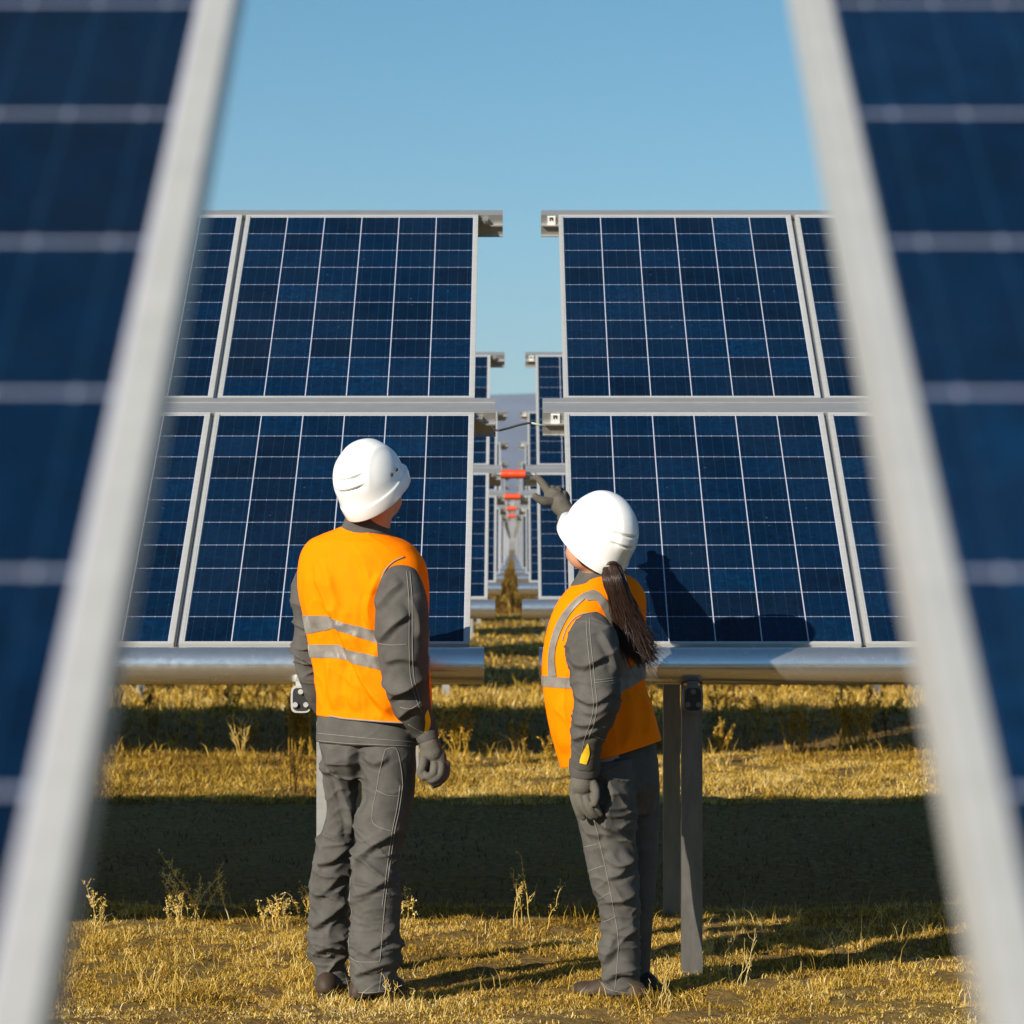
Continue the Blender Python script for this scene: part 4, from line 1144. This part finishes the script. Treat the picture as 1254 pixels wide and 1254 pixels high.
# ponytail: many strands flowing off a tied root
def hair(root):
    hr = np.random.default_rng(3)
    path = spline([wpx(747, 690, 10.38), wpx(752, 710, 10.35), wpx(762, 740, 10.36), wpx(770, 768, 10.37), wpx(777, 792, 10.37), wpx(786, 806, 10.37)], 40)
    mb = MB()
    core = limb([tuple(path[i]) + (r,) for i, r in ((0, .016), (8, .021), (16, .022), (24, .020), (30, .012))], n=24, sub=6)
    for q in core: mb.add(*q)
    for k in range(2600):
        a = hr.uniform(0, 2 * math.pi); rad = math.sqrt(hr.uniform(.35, 1.15)) * (1 + .16 * math.sin(a * 5 + 1))
        end = int(hr.uniform(27, 40)); st = int(hr.uniform(0, 4))
        t = np.linspace(0, 1, end - st)
        prof = np.interp(np.arange(st, end) / 39, [0, .2, .45, .65, .85, 1], [.024, .032, .036, .036, .032, .026]) * rad
        fl = hr.normal(0, 1, 3) * (.010 if k % 9 else .030)
        tw = a + 1.0 * t * hr.normal(.2, .5)
        P = path[st:end] + np.stack([np.cos(tw) * prof, np.sin(tw) * prof * .8, np.zeros_like(t)], 1) + fl[None] * (t ** 3)[:, None]
        P[:, 0] += (t ** 4) * hr.uniform(-.01, .045) + .006 * np.sin(t * 9 + a * 1.5 + hr.normal(0, .3)) * t
        P[:, 2] += .004 * np.sin(t * 13 + a)
        P[:, 2] += (t ** 4) * hr.uniform(-.03, .02)
        mb.tube(P[::2] if len(P) % 2 else P[1::2], np.linspace(.0013, .0004, len(P[::2] if len(P) % 2 else P[1::2])), 4, 0, False)
    tie = limb([tuple(path[1]) + (.026,), tuple(path[2]) + (.027,), tuple(path[3]) + (.026,)], n=20, ends=False)
    for q in tie: mb.add(*q)
    # nape and cap hair under the helmet
    A = np.array(RMw)
    mb.add(*ellipsoid(HW + A @ np.array([0, -.020, .006]), (.0765, .088, .082), A, 40, 30))
    return add('hair', mb.mesh('hair', [M_HAIR], True), root)
hair(woman)

# ---------------------------------------------------------------- grass and weeds
def blade_mat(name, stops, rough=.7):
    m = mat(name, (.4, .3, .1), rough, spec=.15)
    nt = m.node_tree; nn, ll, b = nodes(m)
    a = nn.new('ShaderNodeAttribute'); a.attribute_name = 'tint'
    c = ramp(nt, a.outputs['Fac'], stops)
    ll.new(c, b.inputs['Base Color'])
    tr = nn.new('ShaderNodeBsdfTranslucent'); ll.new(c, tr.inputs[0])
    mx = nn.new('ShaderNodeMixShader'); mx.inputs[0].default_value = .25
    ll.new(b.outputs[0], mx.inputs[1]); ll.new(tr.outputs[0], mx.inputs[2]); ll.new(mx.outputs[0], nn['Material Output'].inputs[0])
    return m
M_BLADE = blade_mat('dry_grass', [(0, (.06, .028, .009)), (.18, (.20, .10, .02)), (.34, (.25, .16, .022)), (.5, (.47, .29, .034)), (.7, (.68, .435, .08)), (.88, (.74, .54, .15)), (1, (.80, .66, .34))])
def blades(X, Y, H, W, lean, tint, z0=None, r=rng):
    """bent two-segment blades"""
    n = len(X)
    Z = gh(X, Y) if z0 is None else z0
    az = r.uniform(0, 2 * math.pi, n); la = r.uniform(0, 2 * math.pi, n)
    L = lean * r.uniform(.3, 1.2, n)
    base = np.stack([X, Y, Z], 1)
    wv = np.stack([np.cos(az), np.sin(az), np.zeros(n)], 1) * (W / 2)[:, None]
    ld = np.stack([np.cos(la), np.sin(la), np.zeros(n)], 1)
    up = np.array([0, 0, 1.0])
    mid = base + (H * .55 * np.cos(L * .6))[:, None] * up + (H * .55 * np.sin(L * .6))[:, None] * ld
    tip = mid + (H * .5 * np.cos(L * 1.7))[:, None] * up + (H * .5 * np.sin(L * 1.7))[:, None] * ld
    V = np.stack([base - wv, base + wv, mid + wv * .8, mid - wv * .8, tip], 1).reshape(-1, 3)
    i = np.arange(n)[:, None] * 5
    return V, i + np.array([[0, 1, 2, 3]]), i + np.array([[3, 2, 4]]), np.repeat(tint, 5)
def scatter(x0, x1, y0, y1, dens, clump=0., cs=3.0):
    n = int((x1 - x0) * (y1 - y0) * dens)
    X = rng.uniform(x0, x1, n); Y = rng.uniform(y0, y1, n)
    if clump > 0:
        q = fbm(np.stack([X * cs, Y * cs, np.full(n, 4.2)], 1), 3)
        k = rng.uniform(0, 1, n) < smooth01((q + .55 - clump * .5) * 1.6)
        X, Y = X[k], Y[k]
    return X, Y
VS, Q4, T3, TT = [], [], [], []; cnt = 0
def put(v, q, t, tint):
    global cnt
    VS.append(v); Q4.append(q + cnt); T3.append(t + cnt); TT.append(tint); cnt += len(v)
def tintf(X, Y, base, spread, green=0.0):
    n = len(X)
    q = fbm(np.stack([X * 1.7, Y * 1.7, np.full(n, 1.2)], 1), 3)
    t = base + .26 * q + rng.normal(0, spread, n)
    return np.clip(t - green, 0, 1)
def zone(x0, x1, y0, y1, dens, h, w_, lean, base, spread=.15, clump=.0, green=None, cs=3.0):
    X, Y = scatter(x0, x1, y0, y1, dens, clump, cs); n = len(X)
    hv = 1 + .55 * fbm(np.stack([X * 2.2, Y * 2.2, np.full(n, 9.)], 1), 2)
    H = h * np.clip(hv, .3, 2) * rng.lognormal(0, .35, n)
    g = green(X, Y) if green else 0
    put(*blades(X, Y, H, np.full(n, w_) * rng.uniform(.6, 1.4, n), np.full(n, lean), tintf(X, Y, base, spread, g)))
# matted turf close by
zone(-2.4, 2.4, 9.6, 10.9, 16000, .014, .0030, 1.8, .70, .24, .45, cs=7)
zone(-2.4, 2.4, 10.2, 13.1, 22000, .019, .0026, 1.3, .52, .24, .35, cs=7)
zone(-2.6, 2.6, 10.0, 13.2, 260, .070, .0018, .7, .84, .10, .9)
zone(-3.2, 3.2, 13.1, 18.6, 260, .028, .004, 1.0, .16, .10)  # sparse, dark-tinted blades: first row's shadow put into the grass colour
gl = lambda X, Y: np.clip(-(X + .2) * .25, 0, .22)
zone(-4.0, 4.0, 18.4, 22.9, 7500, .034, .0045, 1.2, .60, .24, .35, gl, 3.5)
zone(-4.2, -.3, 19.2, 23.0, 1500, .065, .006, 1.1, .42, .14, .6, None, 3.0)
zone(-4.2, 4.2, 22.0, 23.2, 600, .11, .005, 1.0, .5, .18, 1.1, None, 3.0)
zone(-5.0, 5.0, 23.1, 28.3, 200, .05, .008, 1.0, .2)  # second row's shadow band, shade likewise put into the blade tint
zone(-6.0, 6.0, 28.3, 33.5, 1500, .075, .010, 1.1, .58, .22, .3)
zone(-3.0, 3.0, 33.5, 70, 130, .06, .02, 1.1, .5, .22, .3)
zone(-1.6, 1.6, 70, 230, 120, .20, .035, .7, .22, .16, .3)
for bx, by in ((-.59, 10.60), (-.45, 10.46), (.33, 10.43), (.40, 10.64), (.62, 10.98), (-.62, 10.98)):
    zone(bx - .16, bx + .16, by - .17, by + .12, 5200, .034, .0026, .9, .6, .2)
zone(-8, -2.5, 6, 24, 900, .036, .006, 1.2, .55, .22, .4); zone(2.5, 8, 6, 24, 900, .036, .006, 1.2, .55, .22, .4); zone(-2.5, 2.5, 5, 9.6, 2200, .028, .005, 1.2, .6, .22, .3)
zone(-10, -5, 24, 38, 250, .05, .010, 1.1, .55, .2); zone(5, 10, 24, 38, 250, .05, .010, 1.1, .55, .2)
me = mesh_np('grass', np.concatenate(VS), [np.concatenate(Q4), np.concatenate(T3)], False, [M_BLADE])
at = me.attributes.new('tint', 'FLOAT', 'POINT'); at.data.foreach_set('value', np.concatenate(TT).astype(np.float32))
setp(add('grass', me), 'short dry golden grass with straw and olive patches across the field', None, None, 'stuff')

# weeds
def stem_bits(x, y, h, nst, spread, r, head='twig', tint0=.6, thick=.0022, seeds=26, bend=.5):
    """returns arrays for one branching dry weed rooted at x, y"""
    Vs, Fs, Ts = [], [], []; c = 0
    z = float(gh(np.array([x]), np.array([y]))[0])
    def tube(P, rr, tint):
        nonlocal c
        V, F = tube_vf(P, rr, 4, False)
        Vs.append(V); Fs.extend([tuple(i + c for i in f) for f in F]); Ts.append(np.full(len(V), tint)); c += len(V)
    def leaf(p, s, tint):
        nonlocal c
        a = r.normal(0, 1, 3); a /= np.linalg.norm(a); b_ = np.cross(a, r.normal(0, 1, 3)); b_ /= np.linalg.norm(b_) + 1e-9
        V = np.array([p, p + a * s * .5 + b_ * s * .25, p + a * s, p + a * s * .5 - b_ * s * .25])
        Vs.append(V); Fs.append((c, c + 1, c + 2, c + 3)); Ts.append(np.full(4, tint)); c += 4
    for s in range(nst):
        bx_, by_ = r.normal(0, .22 * spread * h), r.normal(0, .12 * spread * h)
        az = r.uniform(0, 2 * math.pi); ln = r.uniform(.1, 1) * spread; hh = h * r.uniform(.55, 1.0)
        d = np.array([math.cos(az), math.sin(az) * .6, 0])
        K = 9; t = np.linspace(0, 1, K)
        P = np.array([x + bx_, y + by_, z - .01]) + np.outer(t, [0, 0, hh]) + np.outer(t ** (1 + bend), d * ln * hh) + np.cumsum(r.normal(0, .004, (K, 3)), 0)
        tube(P, np.linspace(thick, thick * .45, K), np.clip(tint0 + r.normal(0, .1), 0, 1))
        nb = int(r.integers(3, 7))
        for q in range(nb):
            k = int(r.integers(3, K)); p = P[k]
            a2 = r.uniform(0, 2 * math.pi); l2 = hh * r.uniform(.1, .28)
            e = p + np.array([math.cos(a2) * l2 * .6, math.sin(a2) * l2 * .4, l2 * .8])
            PP = np.array([p, (p + e) / 2 + r.normal(0, .004, 3), e])
            tube(PP, [thick * .6, thick * .5, thick * .35], np.clip(tint0 + r.normal(0, .1), 0, 1))
            if head != 'bare':
                for i in range(seeds // nb + 2):
                    u = r.uniform(.25, 1.05); leaf(p + (e - p) * u + r.normal(0, .005, 3), r.uniform(.006, .014) * (1.6 if head == 'leafy' else 1), np.clip(tint0 + r.normal(0, .16), 0, 1))
        if head != 'bare':
            for i in range(seeds):
                u = r.uniform(.55, 1); k = u * (K - 1); i0 = min(int(k), K - 2); p = P[i0] + (P[i0 + 1] - P[i0]) * (k - i0)
                leaf(p + r.normal(0, .006, 3), r.uniform(.006, .015) * (1.8 if head == 'leafy' else 1), np.clip(tint0 + r.normal(0, .16), 0, 1))
    return np.concatenate(Vs), Fs, np.concatenate(Ts)
def weed(label, px, py, d, hpx, nst, spread, seed, name='dry_weed', **k):
    r = np.random.default_rng(seed)
    x = (px - 627) / F_PX * d
    V, F, T = stem_bits(x, d, hpx / F_PX * d, nst, spread, r, **k)
    me = mesh_np(name, V, F, False, [M_BLADE])
    at = me.attributes.new('tint', 'FLOAT', 'POINT'); at.data.foreach_set('value', T.astype(np.float32))
    o = bpy.data.objects.new(name, me); COL.objects.link(o)
    o.location = (x, d, 0); me.transform(Matrix.Translation((-x, -d, 0)))
    setp(o, label, 'weed', 'dry weeds standing in the grass')
G_ = dict
_w0 = weed
def weed(label, px, py, d, hpx, nst, spread, seed, **k):
    k.setdefault('tint0', .86); _w0(label, px, py, d, hpx * (1.3 if d < 14 else 1.05), nst, spread, seed, **k)
weed('bushiest dry weed left of the man, feathery branches against the dark shade', 241, 0, 12.6, 58, 9, .75, 1, seeds=30)
weed('short twiggy weed just left of the bushiest weed', 214, 0, 12.5, 36, 4, .6, 2, seeds=18)
weed('leaning dry stalk with a small seed head between the bushiest weed and the man', 308, 0, 12.5, 34, 2, .9, 3, seeds=10)
weed('dry seed-headed weed closest to the left of the man\'s legs', 342, 0, 12.4, 42, 5, .5, 4, seeds=22)
weed('thin dry stems touching the outline of the man\'s left trouser leg', 372, 0, 12.5, 44, 4, .4, 5, seeds=14)
weed('small weed by the lower left, beside the blurred frame', 108, 0, 12.2, 48, 4, .5, 6, seeds=16)
weed('lone tall branching dry weed midway between the man and the woman', 640, 0, 12.4, 66, 5, .75, 7, head='twig', seeds=9)
weed('low weed at the right of the man\'s knees', 497, 0, 12.5, 30, 4, .8, 8, seeds=14)
weed('bare tall stalks rising in front of the dark band behind the man\'s left elbow', 300, 0, 22.4, 62, 6, .45, 9, seeds=8, thick=.004)
weed('leafy brown bush just left of the man\'s waist', 368, 0, 22.6, 88, 16, .45, 10, head='leafy', seeds=80, thick=.005, tint0=.45)
weed('dark thin upright weed left of the man\'s hip in the olive strip', 362, 0, 19.2, 60, 5, .15, 11, tint0=.12, seeds=30, thick=.004)
weed('leafy golden bush to the right of the man\'s gloved hand', 560, 0, 22.5, 66, 12, .6, 12, head='leafy', seeds=60, thick=.005, tint0=.5)
weed('slim dry weed between the two workers near the pipe ends', 634, 0, 22.6, 56, 5, .35, 13, head='leafy', seeds=30, thick=.004, tint0=.45)
weed('small reddish weed beside the front of the woman\'s vest', 672, 0, 21.6, 48, 6, .4, 14, head='leafy', seeds=30, thick=.004, tint0=.4)
weed('small isolated tuft seen against the dark band right of the posts', 932, 0, 24.0, 46, 3, .4, 15, head='leafy', seeds=30, thick=.004, tint0=.4)
weed('spreading dry weed on the right, second from the blurred frame', 975, 0, 23.2, 56, 10, .8, 16, head='leafy', seeds=50, thick=.005, tint0=.5)
weed('tall tangled weed clump on the right, next to the blurred frame', 1045, 0, 23.0, 82, 14, .6, 17, head='leafy', seeds=50, thick=.005, tint0=.5)
weed('low brown weed immediately right of the front post in the far strip', 884, 0, 22.8, 40, 7, .8, 18, head='leafy', seeds=40, thick=.004, tint0=.5)
weed('arching bare stems lying in the shade at the lower right', 1040, 0, 11.6, 42, 6, 1.3, 19, head='bare', bend=1.2)
weed('upright fine stalks at the foot of the front post', 866, 0, 11.0, 62, 9, .55, 20, head='bare', thick=.0014, tint0=.9)
weed('fine pale stalks leaning left of the front post foot', 905, 0, 10.75, 55, 7, .7, 21, head='bare', thick=.0014, tint0=.9)
weed('single dry stalk standing at the edge of the shade, right of the post', 978, 0, 12.3, 30, 2, .2, 22, head='bare')
weed('pale bent stems by the man\'s right boot', 480, 0, 10.2, 34, 6, 1.0, 23, head='bare', thick=.0016, tint0=.95)
weed('thin pale stems between the woman\'s boots and the post', 808, 0, 10.2, 50, 6, .6, 24, head='bare', thick=.0014, tint0=.95)
weed('pale thin stems at the left, rising from the near turf', 182, 0, 10.7, 40, 6, .6, 25, head='bare', thick=.0015, tint0=.9)
# far reddish scrub between the second and third rows: too dense to count
Vs, Fs, Ts = [], [], []; c = 0
r = np.random.default_rng(77)
for k in range(230):
    yy = r.uniform(23.5, 36); xx = r.uniform(-.16 * yy - .4, .16 * yy + .4)
    if yy < 28 and r.random() < .75: yy = r.uniform(28.5, 33)
    if abs(xx) < .75: xx = math.copysign(r.uniform(.8, 4.5), xx)
    V, F, T = stem_bits(xx, yy, r.uniform(.12, .34), 3, .5, r, head='leafy', seeds=22, thick=.005, tint0=r.choice([.12, .3, .5, .6]))
    Vs.append(V); Fs += [tuple(i + c for i in f) for f in F]; Ts.append(T); c += len(V)
for k in range(90):
    yy = r.uniform(75, 240); xx = r.normal(0, .35)
    V, F, T = stem_bits(xx, yy, r.uniform(.3, .75), 3, .5, r, head='leafy', seeds=16, thick=.012, tint0=r.choice([.12, .25]))
    Vs.append(V); Fs += [tuple(i + c for i in f) for f in F]; Ts.append(T); c += len(V)
me = mesh_np('scrub', np.concatenate(Vs), Fs, False, [M_BLADE])
at = me.attributes.new('tint', 'FLOAT', 'POINT'); at.data.foreach_set('value', np.concatenate(Ts).astype(np.float32))
setp(add('scrub', me), 'reddish brown scrub growing thickly between the farther rows', None, None, 'stuff')
